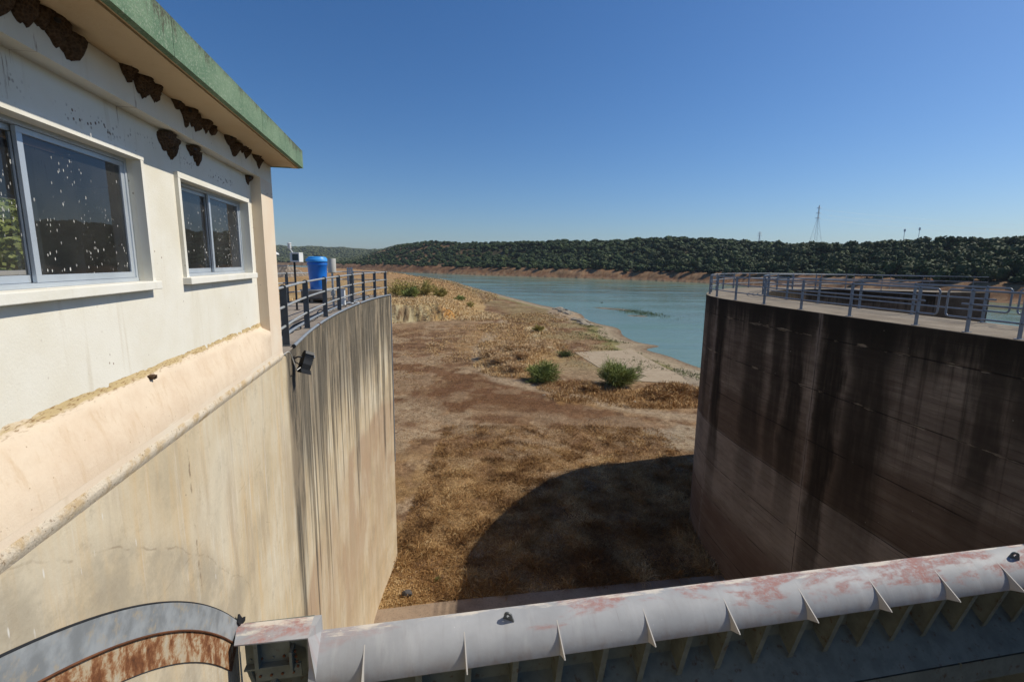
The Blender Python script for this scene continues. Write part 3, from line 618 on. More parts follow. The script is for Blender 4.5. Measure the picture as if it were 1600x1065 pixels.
# ---------------------------------------------------------------- railings
def post(b, x, y, z, tx, ty, h=1.08, w=.1, th=.022, rot=0):
    """flat bar, wide across the rail run, rounded head"""
    nx, ny = -ty, tx; pr = []
    for k in range(9): a = math.pi*k/8; pr.append((w/2*math.cos(a), h-w/2+w/2*math.sin(a)))
    pr += [(-w/2, 0), (w/2, 0)]
    pts = [(x+nx*p-tx*th/2, y+ny*p-ty*th/2, z+q) for p, q in pr]; b.prism(pts, (tx*th, ty*th, 0))
    b.box(-.07, .07, -.07, .07, 0, .012, f=lambda a, c, d: (x+a*tx+c*nx, y+a*ty+c*ny, z+d))
def railing(name, P, z, spacing, label, mr, mp, hs=(1.03, .69, .35), h=1.08, w=.1, r=.024, s0=.05, group=None, loops=(None, None), last=None, ext=(0, 0)):
    P = np.array(P); L = arclen(P)[-1]; o = empty(name, (*P[0], z), label, 'railing', group); bpy.context.view_layer.update()
    ss = list(np.arange(s0, L-.02, spacing)) if not isinstance(spacing, (list, tuple)) else list(spacing)
    if last is not None: ss.append(last)
    for s in ss:
        p = along(P, s); q = along(P, min(L, s+.05)); q0 = along(P, max(0, s-.05)); t = (q-q0)/np.linalg.norm(q-q0)
        b = MB(); post(b, p[0], p[1], z, t[0], t[1], h, w); under(b.build('post', mp), o)
    fine = along(P, np.linspace(0, L, max(8, int(L*3))))
    for i, hh in enumerate(hs):
        pts = [(a, c, z+hh) for a, c in fine]
        if i == 1:
            if loops[0]: pts = [(a, c, z+hh) for a, c in along(P, np.linspace(.28, L, 40))]
            if loops[1]: pts = [(a, c, z+hh) for a, c in along(P, np.linspace(0 if not loops[0] else .28, L-.28, 40))]
        b = MB(); b.tube(pts, r, 8); under(b.build('rail', mr, None, True, 60), o)
    for e, on in enumerate(loops):
        if on:
            a = along(P, 0 if e == 0 else L); t = along(P, .12 if e == 0 else L-.12)-a; t /= np.linalg.norm(t); pts = []
            for k in range(7): th = math.pi/2*k/6; pts.append((a[0]-t[0]*.09*math.sin(th), a[1]-t[1]*.09*math.sin(th), z+hs[0]-.09+.09*math.cos(th)))
            for k in range(7): th = math.pi/2*k/6; pts.append((a[0]-t[0]*.09*math.cos(th), a[1]-t[1]*.09*math.cos(th), z+hs[2]+.09-.09*math.sin(th)))
            b = MB(); b.tube(pts, r, 8); under(b.build('end_loop', mr, None, True, 60), o)
    return o
# left pier: front railing follows the curved edge
LEi = offset(LE, -.13); Lf = LEi[(LEi[:, 1] > 8.2)]
posts_xy = [(8.35), (10.6), (12.85), (14.7), (16.6), (18.4), (20.1), (21.55)]
La = arclen(Lf); ps = [float(np.interp(v, Lf[:, 1], La)) for v in posts_xy]
Lf = np.vstack([along(Lf, 0)-(along(Lf, .3)-along(Lf, 0))*2.2, Lf]); ps = [v+arclen(Lf[:2])[1] for v in ps]
railing('steel_railing', Lf, 0, ps, 'grey three-bar steel railing along the curved front edge of the left pier', M_rail, M_post, w=.115, s0=0)
LBi = offset(LB, .15); Lb = LBi[LBi[:, 1] > 9.5]; Lb = np.vstack([Lb, [-7.6, 21.45], [-6.7, 21.5], [-5.95, 21.5]])
railing('steel_railing', Lb, 0, 2.35, 'rear railing of the left pier, behind the blue tank', M_rail, M_post, w=.115, s0=.5)
REi = offset(RE, .16); La = arclen(REi)
sA = float(np.interp(12.62, REi[:70, 1], La[:70])); sB = sA-.22
g1 = along(REi, np.linspace(sA+.09, La[-1]-.2, 160)); g0 = along(REi, np.linspace(1.0, sB-.09, 40))
railing('steel_railing', g1, -.05, 2.25, 'long outer railing round the water side of the dark right pier', M_railR, M_railR, h=1.08, w=.1, s0=.45, loops=(True, False))
railing('steel_railing', g0, -.05, 2.25, 'outer railing section of the right pier nearest the camera, at the right edge', M_railR, M_railR, s0=.0, loops=(False, True), last=arclen(g0)[-1]-.5)
RIi = offset(RI, -.16); La2 = arclen(RIi); sC = float(np.interp(13.35, RIi[:70, 1], La2[:70])); sD = sC-.2
h1 = along(RIi, np.linspace(sC+.09, La2[-1]-.2, 150)); h0 = along(RIi, np.linspace(2.0, sD-.09, 40))
railing('steel_railing', h1, -.05, 2.2, 'inner railing round the open pit of the dark right pier', M_railR, M_railR, s0=.55, loops=(True, False))
railing('steel_railing', h0, -.05, 2.3, 'short inner railing section of the right pier beside the water at the right edge', M_railR, M_railR, s0=.3, loops=(False, True))

# ---------------------------------------------------------------- gatehouse
house = empty('gatehouse', ST(8, -2, 0), 'cream gatehouse with green fascia, sliding windows and mud nests under its eave', 'building'); bpy.context.view_layer.update()
F3 = lambda s, t, z: ST(s, t, z)
def hb(name, mat, boxes, bev=0, parent=None):
    b = MB()
    for x in boxes: b.box(*x, bev=bev, f=F3)
    return under(b.build(name, mat), parent or house)
T0, T1 = -2.13, -2.34; WIN = [(2.40, 4.53, 1.31, 2.28), (5.20, 7.14, 1.32, 2.25)]
def holed(b, t0, t1, s0, s1, z0, z1, wins):
    S = sorted({s0, s1, *[w[0] for w in wins], *[w[1] for w in wins]}); Z = sorted({z0, z1, *[w[2] for w in wins], *[w[3] for w in wins]})
    op = lambda a, c: any(w[0] <= a < w[1] and w[2] <= c < w[3] for w in wins)
    for i in range(len(S)-1):
        for j in range(len(Z)-1):
            if op(S[i], Z[j]): continue
            for t in (t0, t1): b.poly([F3(S[i], t, Z[j]), F3(S[i+1], t, Z[j]), F3(S[i+1], t, Z[j+1]), F3(S[i], t, Z[j+1])])
    for a, c, e, f in wins:
        for q in (((a, e), (c, e)), ((c, e), (c, f)), ((c, f), (a, f)), ((a, f), (a, e))):
            b.poly([F3(q[0][0], t0, q[0][1]), F3(q[1][0], t0, q[1][1]), F3(q[1][0], t1, q[1][1]), F3(q[0][0], t1, q[0][1])])
b = MB(); holed(b, T0, T1, -4, 7.42, .30, 2.62, WIN); under(b.build('wall', M_wall), house)
WB = [(4.7, 7.0, 1.18, 2.2), (-2, 1, 1.1, 2.4)]
b = MB(); holed(b, -4.4, -4.6, -4, 7.9, 0, 2.8, WB); under(b.build('rear_wall', M_wall), house)
hb('end_wall', M_peach, [(7.75, 7.955, -4.6, -2.4, 0, 2.86)])
hb('pilaster', M_peach, [(7.40, 7.98, -2.45, -2.0, .132, 2.62)])
hb('end_wall', M_wall, [(-4.2, -4, -6.4, -2.1, 0, 2.86)])
hb('lintel_beam', M_wall, [(-4, 7.98, -2.34, -2.0, 2.62, 2.865)])
hb('base_band', M_peach, [(-6, 7.98, -2.3, -2.0, .03, .13)])
# rough sloping mortar on top of the band and along its lower lip
def rough_ledge(s0, s1, prof, n=240, seed=0, amp=.022, blend=False):
    V = []; F = []; m = len(prof)
    for i in range(n+1):
        s = s0+(s1-s0)*i/n
        for k, (t, z) in enumerate(prof):
            d = (mn.noise(Vector((s*3.3, k*1.7, seed)))*.5+mn.noise(Vector((s*14, k*3.1, seed+5)))*.5)*(amp*(1.8 if (seed == 1 and k in (1, 2)) else .22) if 0 < k < m-1 else .003)
            f = float(sm(s, 7.0, 7.38))*(z < .53)*blend; tt = t+(-2.0-t)*f
            V.append(F3(s, tt+d*(1-f), z+d*.7*(1-f)))
    for i in range(n):
        for k in range(m-1): a = i*m+k; F.append((a, a+m, a+m+1, a+1))
    return np_mesh('mortar_ledge', V, F, M_ledge, smooth=True)
under(rough_ledge(-5, 7.4, [(-2.132, .62), (-2.122, .575), (-2.105, .54), (-2.085, .48), (-2.06, .40), (-2.035, .32), (-2.015, .25), (-2.004, .18), (-1.9985, .12)], seed=1, amp=.012, blend=True), house)
o = under(rough_ledge(-5, 7.98, [(-1.999, .07), (-1.988, .035), (-1.990, .01), (-2.003, -.02), (-2.025, -.06)], seed=4, amp=.012), house); o.data.materials[0] = M_lip
hb('floor', M_soffit, [(-4, 7.75, -4.4, -2.34, .01, .06)])
hb('inner_partition', M_wall, [(4.0, 4.1, -4.4, -3.8, .06, 2.86)])
roof = hb('roof', M_soffit, [(-6, 7.97, -7, -1.60, 2.868, 3.06)])
hb('drip_strip', M_soffit, [(-6, 7.97, -1.70, -1.62, 2.852, 2.8665)])
for i in range(7):
    a = 7.99-2.03*i; hb('fascia', M_fascia, [(a-2.024, a, -1.598, -1.548, 2.862, 3.115)])
hb('fascia', M_fascia, [(7.972, 8.02, -7, -1.60, 2.862, 3.115)])
for (a, c, e, f) in WIN:
    hb('window_surround', M_trim, [(a-.045, c+.045, -2.16, -2.095, f-.002, f+.05), (a-.045, a+.002, -2.16, -2.097, e, f-.003), (c-.002, c+.04, -2.16, -2.097, e, f-.003)])
    hb('sill', M_trim, [(a-.06, c+.05, -2.20, -2.055, e-.062, e+.004)], .006)
    w = empty('window'); bpy.context.view_layer.update(); under(w, house)
    mid = (a+c)/2; fz = .04
    fr = hb('window_frame', M_alu, [(a, c, -2.275, -2.20, e+.004, e+.034), (a, c, -2.275, -2.20, f-.03, f), (a, a+.028, -2.273, -2.202, e+.034, f-.03), (c-.028, c, -2.273, -2.202, e+.034, f-.03)], .002)
    for k, (x0, x1, tt) in enumerate(((a+.028, mid+.02, -2.255), (mid-.03, c-.028, -2.222))):
        z0, z1 = e+.036, f-.032; st = .045
        sa = hb('sash', M_alu, [(x0, x1, tt-.012, tt+.012, z0, z0+st), (x0, x1, tt-.012, tt+.012, z1-.035, z1), (x0, x0+st, tt-.0115, tt+.0115, z0+st, z1-.035), (x1-st, x1, tt-.0115, tt+.0115, z0+st, z1-.035)], .002)
        gl = under(np_mesh('pane', [F3(x0+.02, tt, z0+.02), F3(x1-.02, tt, z0+.02), F3(x1-.02, tt, z1-.02), F3(x0+.02, tt, z1-.02)], [(0, 1, 2, 3)], M_glass), sa)
    bpy.data.objects.remove(w)
for (a, c, e, f) in WB[:1]:
    hb('rear_window_frame', M_alu, [(a, c, -4.53, -4.48, e, e+.04), (a, c, -4.53, -4.48, f-.04, f)])

# swallow nests
def blob(cx, r, sub=3, seed=0, flat=None):
    bm = bmesh.new(); bmesh.ops.create_icosphere(bm, subdivisions=sub, radius=1)
    for v in bm.verts:
        p = v.co.copy(); q = p.z
        taper = (.62+.62*max(0, (q+1)/1.45)) if q < .45 else 1.24
        d = 1+.30*mn.noise(p*1.5+Vector((seed, 0, 0)))+.16*mn.noise(p*5+Vector((seed, 3, 0)))
        x = p.x*taper*d*r[0]; y = p.y*taper*d*r[1]; z = p.z*d*r[2]
        if z > r[2]*.45: z = r[2]*.45
        v.co = Vector((cx[0]+x, cx[1]+y, cx[2]+z))
    return bm
def nest(s, z, t, lobes, label, seed):
    z += .03 if t > -2.05 else .015
    o = empty('mud_nest', F3(s, t, z), label, 'bird nest', 'mud nests under the eave'); o.rotation_euler = (0, 0, R(102)); bpy.context.view_layer.update()
    # local x along wall away from camera, local y = into wall
    me = bpy.data.meshes.new('nest_shell'); B = bmesh.new()
    for i, (dx, dz, w, h, dep) in enumerate(lobes):
        q = blob((dx, dep*.35, dz), (w, dep, h), 3, seed+i*3.1); tmp = bpy.data.meshes.new('t'); q.to_mesh(tmp); B.from_mesh(tmp); q.free(); bpy.data.meshes.remove(tmp)
    B.to_mesh(me); B.free(); me.materials.append(M_nest); c = bpy.data.objects.new('nest_shell', me); COL.objects.link(c); c.parent = o
    for p in me.polygons: p.use_smooth = True
    dx, dz, w, h, dep = lobes[0]
    b = MB(); b.lathe([(.012, -.004), (.017, 0), (.019, .006), (.012, .008)], 12); e = b.build('entrance_shade_disc', M_black, o, True); e.location = (dx-w*.45, -dep*.55, dz+h*.12); e.rotation_euler = (R(75), 0, R(-35))  # solid black disc; its colour stands in for the shade inside the nest hole
S1 = 'under the eave'
nests = [
 (3.10, 2.80, -2.0, [(0, 0, .11, .13, .12), (.16, -.01, .10, .12, .11), (.3, .0, .08, .09, .08)], 'largest dark mud nest cluster at the top left corner of the eave'),
 (3.50, 2.79, -2.0, [(0, 0, .10, .12, .10), (.12, -.05, .09, .13, .10)], 'dark double mud nest under the eave above the large window'),
 (4.26, 2.82, -2.0, [(0, .02, .11, .11, .10), (.19, -.03, .11, .12, .11), (.36, -.02, .09, .09, .10)], 'ragged mud nest with crumbled lower edge midway along the eave'),
 (5.02, 2.83, -2.0, [(0, 0, .09, .06, .08)], 'smallest flat mud nest just left of a big one in the eave corner'),
 (5.20, 2.79, -2.0, [(0, 0, .11, .14, .11), (.14, .0, .10, .10, .10), (.2, -.06, .05, .06, .07)], 'big mud nest with a rounded lobe above the gap between the windows'),
 (5.62, 2.82, -2.0, [(0, 0, .10, .10, .11), (.16, -.02, .07, .08, .07)], 'rounded mud nest beside a big one above the small window'),
 (6.25, 2.82, -2.0, [(0, 0, .11, .08, .10), (.14, -.07, .09, .12, .09), (.28, -.03, .08, .09, .08)], 'wide mud nest of three lobes above the small window'),
 (6.72, 2.83, -2.0, [(0, 0, .09, .08, .10), (.13, -.03, .07, .09, .08)], 'jagged mud nest in the eave corner, second from the far end'),
 (7.25, 2.84, -2.0, [(0, 0, .14, .08, .10), (.12, -.05, .09, .10, .07), (.25, .01, .09, .05, .09)], 'spreading mud nest nearest the far end of the eave'),
 (5.03, 2.54, -2.13, [(0, 0, .11, .12, .11), (.15, -.01, .08, .10, .09), (.10, -.10, .06, .07, .08)], 'mud nest with open hole under the beam, left of the small window'),
 (5.58, 2.56, -2.13, [(0, 0, .10, .07, .10), (.11, -.04, .08, .10, .08)], 'lower mud nest under the beam above the small window corner'),
 (7.30, 2.56, -2.13, [(0, 0, .09, .08, .08)], 'single small mud nest tucked beside the corner pilaster'),
 (2.93, 2.52, -2.13, [(0, 0, .11, .12, .11)], 'round mud nest under the beam cut by the left edge of the picture'),
]
for i, (s, z, t, lb, l) in enumerate(nests): nest(s, z, t, lb, l, i*7.3)
# fallen lump of nest on the ledge
q = blob((0, 0, 0), (.04, .032, .03), 3, 9); me = bpy.data.meshes.new('fallen_nest'); q.to_mesh(me); q.free(); me.materials.append(M_nest)
o = bpy.data.objects.new('fallen_nest', me); COL.objects.link(o); o.location = F3(4.33, -2.095, .545); tag(o, 'fallen clod of mud nest lying on the ledge below the windows', 'mud clod')

# ---------------------------------------------------------------- gate guide on the left wall
def arc_band(b, r0, r1, a0, a1, t0, t1, n=60, c=(-.37, -7.27)):
    pts = []
    for i in range(n+1):
        a = a0+(a1-a0)*i/n; pts.append((math.cos(a), math.sin(a)))
    for (c0, s0), (c1, s1) in zip(pts, pts[1:]):
        P = lambda r, cc, ss, t: F3(c[0]+r*cc, t, c[1]+r*ss)
        b.poly([P(r0, c0, s0, t1), P(r0, c1, s1, t1), P(r1, c1, s1, t1), P(r1, c0, s0, t1)])
        b.poly([P(r0, c0, s0, t0), P(r0, c1, s1, t0), P(r0, c1, s1, t1), P(r0, c0, s0, t1)])
        b.poly([P(r1, c0, s0, t0), P(r1, c1, s1, t0), P(r1, c1, s1, t1), P(r1, c0, s0, t1)])
guide = empty('gate_guide', F3(4, -2.04, -1.3), 'curved blue-grey steel guide plate with rusty inner edge set in the left wall', 'gate guide'); bpy.context.view_layer.update()
a_end = math.atan2(-2.62+7.27, 5.43+.37); a_st = math.pi*.62
b = MB(); arc_band(b, 7.205, 7.42, a_st, a_end, -2.04, -1.995); under(b.build('guide_plate', M_seal), guide)
b = MB(); arc_band(b, 6.97, 7.203, a_st, a_end-.008, -2.04, -2.006); under(b.build('inner_plate', M_rust), guide)
b = MB()
for r in (7.425,):
    pts = [F3(-.37+r*math.cos(a), -2.008, -7.27+r*math.sin(a)) for a in np.linspace(a_st, a_end, 80)]; b.tube(pts, .009, 6)
under(b.build('seal_strip', M_rubber), guide)
b = MB(); pts = [F3(-.37+7.207*math.cos(a), -1.998, -7.27+7.207*math.sin(a)) for a in np.linspace(a_st, a_end, 80)]; b.tube(pts, .010, 6); under(b.build('rust_seam', M_rustb), guide)

# ---------------------------------------------------------------- the gate
GM = Matrix(((Gd[0], Gm[0], 0, 0), (Gd[1], Gm[1], 0, 0), (0, 0, 1, 0), (0, 0, 0, 1)))
gate = empty('spillway_gate', (0, 0, 0), 'grey steel spillway gate with red primer patches spanning the channel between the piers', 'gate', None, GM); bpy.context.view_layer.update()
G1 = 12.55
def shell():
    N = 90; K = 14; prof = []; acc = 0; last = None
    for k in range(K+1):
        a = math.pi/2*k/K; m_ = 5.33-(.45)*math.sin(a)**1.0; z = -2.80-.37*(1-math.cos(a))
        if last: acc += math.hypot(m_-last[0], z-last[1])
        prof.append((m_, z, acc)); last = (m_, z)
    b = MB(); g0 = -1.22; th = .016
    xs = np.linspace(g0, G1, N)
    for i in range(N-1):
        for k in range(K):
            q = [(xs[i], k), (xs[i+1], k), (xs[i+1], k+1), (xs[i], k+1)]
            b.poly([(x, prof[j][0], prof[j][1]) for x, j in q], [(x, prof[j][2]) for x, j in q])
            b.poly([(x, prof[j][0]+th*math.cos(math.pi/2*(1-j/K)), prof[j][1]-th-.004) for x, j in q], [(x, prof[j][2]) for x, j in q])
    for x in xs[:-1]:
        dx = xs[1]-xs[0]; m_, z, a = prof[-1]
        b.poly([(x, m_, z), (x+dx, m_, z), (x+dx, m_+th, z-th-.004), (x, m_+th, z-th-.004)], [(x, a), (x+dx, a), (x+dx, a), (x, a)])
    bmesh.ops.remove_doubles(b.b, verts=b.b.verts, dist=1e-4)
    return b.build('crest_plate', M_gate, gate, True, 35)
shell()
def surf(a): return 5.33-.45*math.sin(a), -2.80-.37*(1-math.cos(a))
for k in range(12):
    gx = -.72+1.148*k; pts = [(surf(a)[0]-.001, surf(a)[1]+.001) for a in np.linspace(R(33), R(89.5), 9)]
    pr = [(gx, m_, z) for m_, z in pts]+[(gx, 4.705, -3.085), (gx, 4.725, -3.065)]
    b = MB(); b.prism(pr, (.014, 0, 0)); b.build('fin', M_gate, gate)
for k in range(23):
    gx = -.72+.574*k+.03; b = MB()
    b.prism([(gx, 5.33, -2.86), (gx, 4.93, -3.20), (gx, 5.13, -3.93), (gx, 5.352, -3.78)], (.012, 0, 0))
    b.prism([(gx-.03, 4.925, -3.20), (gx-.03, 4.915, -3.20), (gx-.03, 5.115, -3.97), (gx-.03, 5.125, -3.97)], (.075, 0, 0)); b.build('rib', M_gdark, gate)
b = MB(); b.box(-2.0, G1, 5.355, 5.375, -3.80, -2.84); b.build('skin_plate', M_gdark, gate)
b = MB(); b.prism([(-2.0, 5.355, -3.80), (-2.0, 5.38, -3.80), (-2.0, 4.86, -4.25), (-2.0, 4.84, -4.235)], (G1+2, 0, 0)); b.build('sloping_plate', M_gdark, gate)
b = MB(); b.prism([(-1.9, 4.88, -4.31), (-1.9, 4.895, -4.32), (-1.9, 4.865, -4.62), (-1.9, 4.85, -4.62)], (G1+1.9, 0, 0)); b.box(-1.9, G1, 4.90, 5.1, -4.34, -4.32)
b.build('girder', M_gdark, gate)
b = MB(); cm, cz, rad = -.592, -7.27, 7.42
cir = [(5.375, -3.85)]+[(cm+math.sqrt(rad**2-(z-cz)**2), z) for z in np.linspace(-4.4, -13.1, 24)]
for (m0, z0), (m1, z1) in zip(cir, cir[1:]): b.poly([(-2.0, m0, z0), (G1, m0, z0), (G1, m1, z1), (-2.0, m1, z1)])
b.build('skin_plate', M_gdark, gate, True, 30)
b = MB(); b.box(-1.9, G1, 5.3, 6.78, -7.02, -7.0); b.box(-1.9, G1, 5.28, 5.3, -7.3, -6.8); b.build('girder', M_gdark, gate)
for k in range(7):
    gx = .2+1.9*k; b = MB(); b.prism([(gx, 4.86, -4.3), (gx, 5.40, -3.9), (gx, 6.72, -6.9), (gx, 5.32, -6.9)], (.02, 0, 0)); b.build('diaphragm', M_gdark, gate)
# raised left end with cover plate, cheek plate and bolted bracket
def uvplate(name, mat, quads, parent, uoff=0):
    b = MB()
    for q, uvs in quads: b.poly(q, uvs)
    return b.build(name, mat, parent)
gz = -2.6
q1 = [(-2.05, 5.01, gz), (-1.30, 4.985, gz), (-1.30, 5.32, gz), (-2.13, 5.335, gz)]
b = MB(); b.poly(q1, [(5.1, .2), (5.9, .2), (5.9, .0), (5.1, .0)]); b.poly([(x, y, z-.014) for x, y, z in q1[::-1]], [(0, .3)]*4)
for i in range(4):
    p, r_ = q1[i], q1[(i+1) % 4]; b.poly([p, r_, (r_[0], r_[1], r_[2]-.014), (p[0], p[1], p[2]-.014)], [(1.5, .3), (2.3, .3), (2.3, .29), (1.5, .29)])
b.build('cover_plate', M_gate, gate)
b = MB(); ck = [(4.985, gz), (5.33, gz), (5.335, -2.82)]+[surf(a) for a in np.linspace(R(20), R(90), 6)]+[(4.86, -3.5), (4.93, -3.5)]
A = [(-1.30, m_, z) for m_, z in ck]; B = [(-1.215 if m_ > 5.2 or z < -2.7 else -1.295, m_, z) for m_, z in ck]
va = [b.b.verts.new(p) for p in A]; vb = [b.b.verts.new(p) for p in B]; b.b.faces.new(va); b.b.faces.new(vb)
for i in range(len(va)): b.b.faces.new((va[i], va[(i+1) % len(va)], vb[(i+1) % len(va)], vb[i]))
b.uvl = b.b.loops.layers.uv.new('UVMap')
for f in b.b.faces:
    for l in f.loops: l[b.uvl].uv = (l.vert.co.y+.2, .45)
b.build('cheek_plate', M_gate, gate)
br = MB(); br.box(-1.98, -1.52, 5.10, 5.12, -2.93, -2.62); br.box(-1.98, -1.52, 5.02, 5.10, -2.95, -2.93); br.box(-1.88, -1.40, 5.06, 5.08, -3.13, -2.96)
br.box(-1.5, -1.47, 4.98, 5.12, -3.0, -2.75); br.box(-1.86, -1.82, 5.0, 5.1, -2.93, -2.615); br.prism([(-1.55, 5.12, -2.72), (-1.31, 5.12, -2.72), (-1.31, 5.12, -2.85)], (0, .012, 0))
brk = br.build('bracket', M_gdark, gate)
for i in range(4):
    for (y_, z_, x_) in ((5.098, -2.875, -1.93+.115*i), (5.058, -3.06, -1.83+.115*i)):
        b = MB(); b.lathe([(.016, 0), (.016, .008), (.013, .014)], 6); e = b.build('bolt', M_rustb if (i+int(z_ < -3)) % 2 or z_ < -3 else M_gdark, brk); e.rotation_euler = (R(90), 0, 0); e.location = (x_, y_, z_)
for i in range(4):
    b = MB(); b.lathe([(.016, 0), (.016, .010), (.011, .022)], 6); e = b.build('bolt', M_rustb, brk); e.rotation_euler = (R(90), 0, R(20)); e.location = (-1.455+.01*i, 5.05-.01*i, -2.79-.055*i)
b = MB(); b.tube([(-1.7, 5.05, -3.13), (-1.45, 5.3, -3.8)], .035, 8); b.tube([(-1.95, 5.1, -3.0), (-1.8, 5.2, -3.8)], .03, 8); b.build('strut', M_gdark, gate)
b = MB(); b.box(-2.06, -1.3, 5.34, 5.36, -3.3, -2.614); b.box(-1.32, -1.30, 5.0, 5.34, -3.4, -2.62); b.prism([(-1.32, 4.93, -3.4), (-1.32, 5.34, -3.4), (-1.32, 5.34, -3.8), (-1.32, 4.9, -4.2)], (.02, 0, 0)); b.build('end_plate', M_gdark, gate)
# lifting lugs
for gx, a in ((.98, R(24)), (8.82, R(30))):
    m_, z_ = surf(a); b = MB(); n = 20; out = []; inn = []
    for k in range(n):
        t = 2*math.pi*k/n; x = .045*math.cos(t); z = .055+.045*math.sin(t)
        if math.sin(t) < -.15: x = x*1.5; z = -.01
        out.append((x, z)); inn.append((.017*math.cos(t), .052+.017*math.sin(t)))
    for lay in (0, .016):
        for k in range(n):
            k2 = (k+1) % n; b.poly([(out[k][0], lay, out[k][1]), (out[k2][0], lay, out[k2][1]), (inn[k2][0], lay, inn[k2][1]), (inn[k][0], lay, inn[k][1])])
    for S in (out, inn):
        for k in range(n): k2 = (k+1) % n; b.poly([(S[k][0], 0, S[k][1]), (S[k2][0], 0, S[k2][1]), (S[k2][0], .016, S[k2][1]), (S[k][0], .016, S[k][1])])
    e = b.build('lifting_lug', M_post, gate); e.location = (gx, m_, z_); e.rotation_euler = (R(12), 0, R(-28)); e.scale = (1.15, 1.15, 1.2)
# torn rubber flap at the guide
b = MB(); b.prism([F3(5.30, -1.995, -2.52), F3(5.36, -1.995, -2.46), F3(5.43, -1.995, -2.57), F3(5.52, -1.995, -2.62), F3(5.5, -1.995, -2.66), F3(5.36, -1.995, -2.62)], tuple(Nn*.02))
o = b.build('rubber_flap', M_rubber); under(o, guide)

# ---------------------------------------------------------------- pier furniture
LO = offset(LE, .012); Lp = LO[(LO[:, 1] > 8.2)]
cond = empty('conduit', (*Lp[0], 0), 'grey conduit pipe clipped along the deck edge and down the pier corner', 'pipe'); bpy.context.view_layer.update()
pts = [(a, c, .012) for a, c in along(Lp, np.linspace(0, arclen(Lp)[-1]-.05, 60))]
b = MB(); b.tube(pts, .030, 10); under(b.build('pipe', M_pvc, None, True, 60), cond)
ex, ey = LE[-1]; b = MB(); b.tube([(ex-.0, ey-.05, .012), (ex+.01, ey+.0, .008), (ex+.015, ey+.02, -.03), (ex+.015, ey+.022, -.15), (ex+.015, ey+.022, -8)], .028, 10); under(b.build('pipe', M_pvc, None, True, 60), cond)
for s in (3.0, 9.0):
    p = along(Lp, s); q = along(Lp, s+.08); b = MB(); b.tube([(p[0], p[1], .012), (q[0], q[1], .012)], .037, 10); under(b.build('coupling', M_rustb), cond)
b = MB(); p = along(Lp, 0); b.tube([(p[0], p[1], .012), (p[0]+.02, p[1]-.04, .012)], .036, 10); under(b.build('open_end', M_black), cond)
def cable(name, pts, r, mat, label):
    b = MB(); b.tube([tuple(p) for p in cat(pts, 6)], r, 6); return tag(b.build(name, mat, None, True, 60), label, 'cable')
p0 = ST(8.25, -2.02, .02)
cable('lamp_cable', [ST(8.0, -2.0, .02), ST(8.2, -1.98, .03), ST(8.33, -1.97, -.02), ST(8.42, -1.95, -.18), ST(8.5, -1.93, -.33), ST(8.58, -1.95, -.36), ST(8.66, -1.9, -.33)], .009, M_offw, 'pale cable looping from the deck edge down to the floodlight')
def deckline(d, r, mat, label, wob=.03, s1=12.5, z=.03, s0=.1, fr=1):
    Pd = offset(LE, -d); Pd = Pd[Pd[:, 1] > 8.2]
    pts = []
    for s in np.linspace(s0, s1, 34):
        p = along(Pd, s); pts.append((p[0]+wob*mn.noise(Vector((s*.9*fr, d*9, 1))), p[1], z))
    return cable('deck_cable', pts, r, mat, label)
deckline(.34, .032, M_pvc, 'thick grey pipe lying straight along the left pier deck behind the railing', .01, 11.5, .034)
deckline(.46, .022, M_black, 'thick black cable lying on the left pier deck', .10, 12.0, .024)
deckline(.25, .010, M_black, 'thin wavering black cable close behind the railing posts', .22, 9, .012, .1, 2)
deckline(.57, .014, M_black, 'thin black cable furthest from the railing on the left pier deck', .16, 12.6, .016)

# floodlight
fl = empty('floodlight', ST(8.72, -2.02, -.2), 'black weathered floodlight on a bracket, aimed down the left pier wall', 'lamp'); fl.rotation_euler = (0, 0, R(12)); bpy.context.view_layer.update()
# local x out of wall, y along the wall
b = MB(); b.box(.0, .012, -.05, .05, -.06, .06); b.tube([(.01, 0, .02), (.08, 0, .05), (.15, .02, .03)], .014, 8); b.tube([(.01, 0, -.03), (.08, .0, -.08), (.14, .03, -.09)], .011, 8); b.build('bracket', M_black, fl, True)
prof = [(-.105, -.14), (.105, -.14), (.12, -.05), (.10, .12), (.06, .18), (-.06, .18), (-.10, .12), (-.12, -.05)]
b = MB(); b.prism([(.0, x, z) for x, z in prof], (.15, 0, 0))
for k in range(7): zz = -.07+.032*k; b.box(-.008, .158, -.112, .112, zz, zz+.009)
h = b.build('housing', M_lamp, fl); h.location = (.12, .07, -.03); h.rotation_euler = (R(-8), R(22), R(25))
b = MB(); b.prism([(-.01, -.12, -.14), (-.01, .12, -.14), (.02, .125, -.21), (.02, -.125, -.21)], (.17, 0, 0)); e = b.build('visor', M_lamp, h)
b = MB(); b.lathe([(.032, 0), (.034, .03), (.022, .045)], 14); e = b.build('gland', M_galv, h); e.location = (.155, .03, .11); e.rotation_euler = (0, R(90), 0)

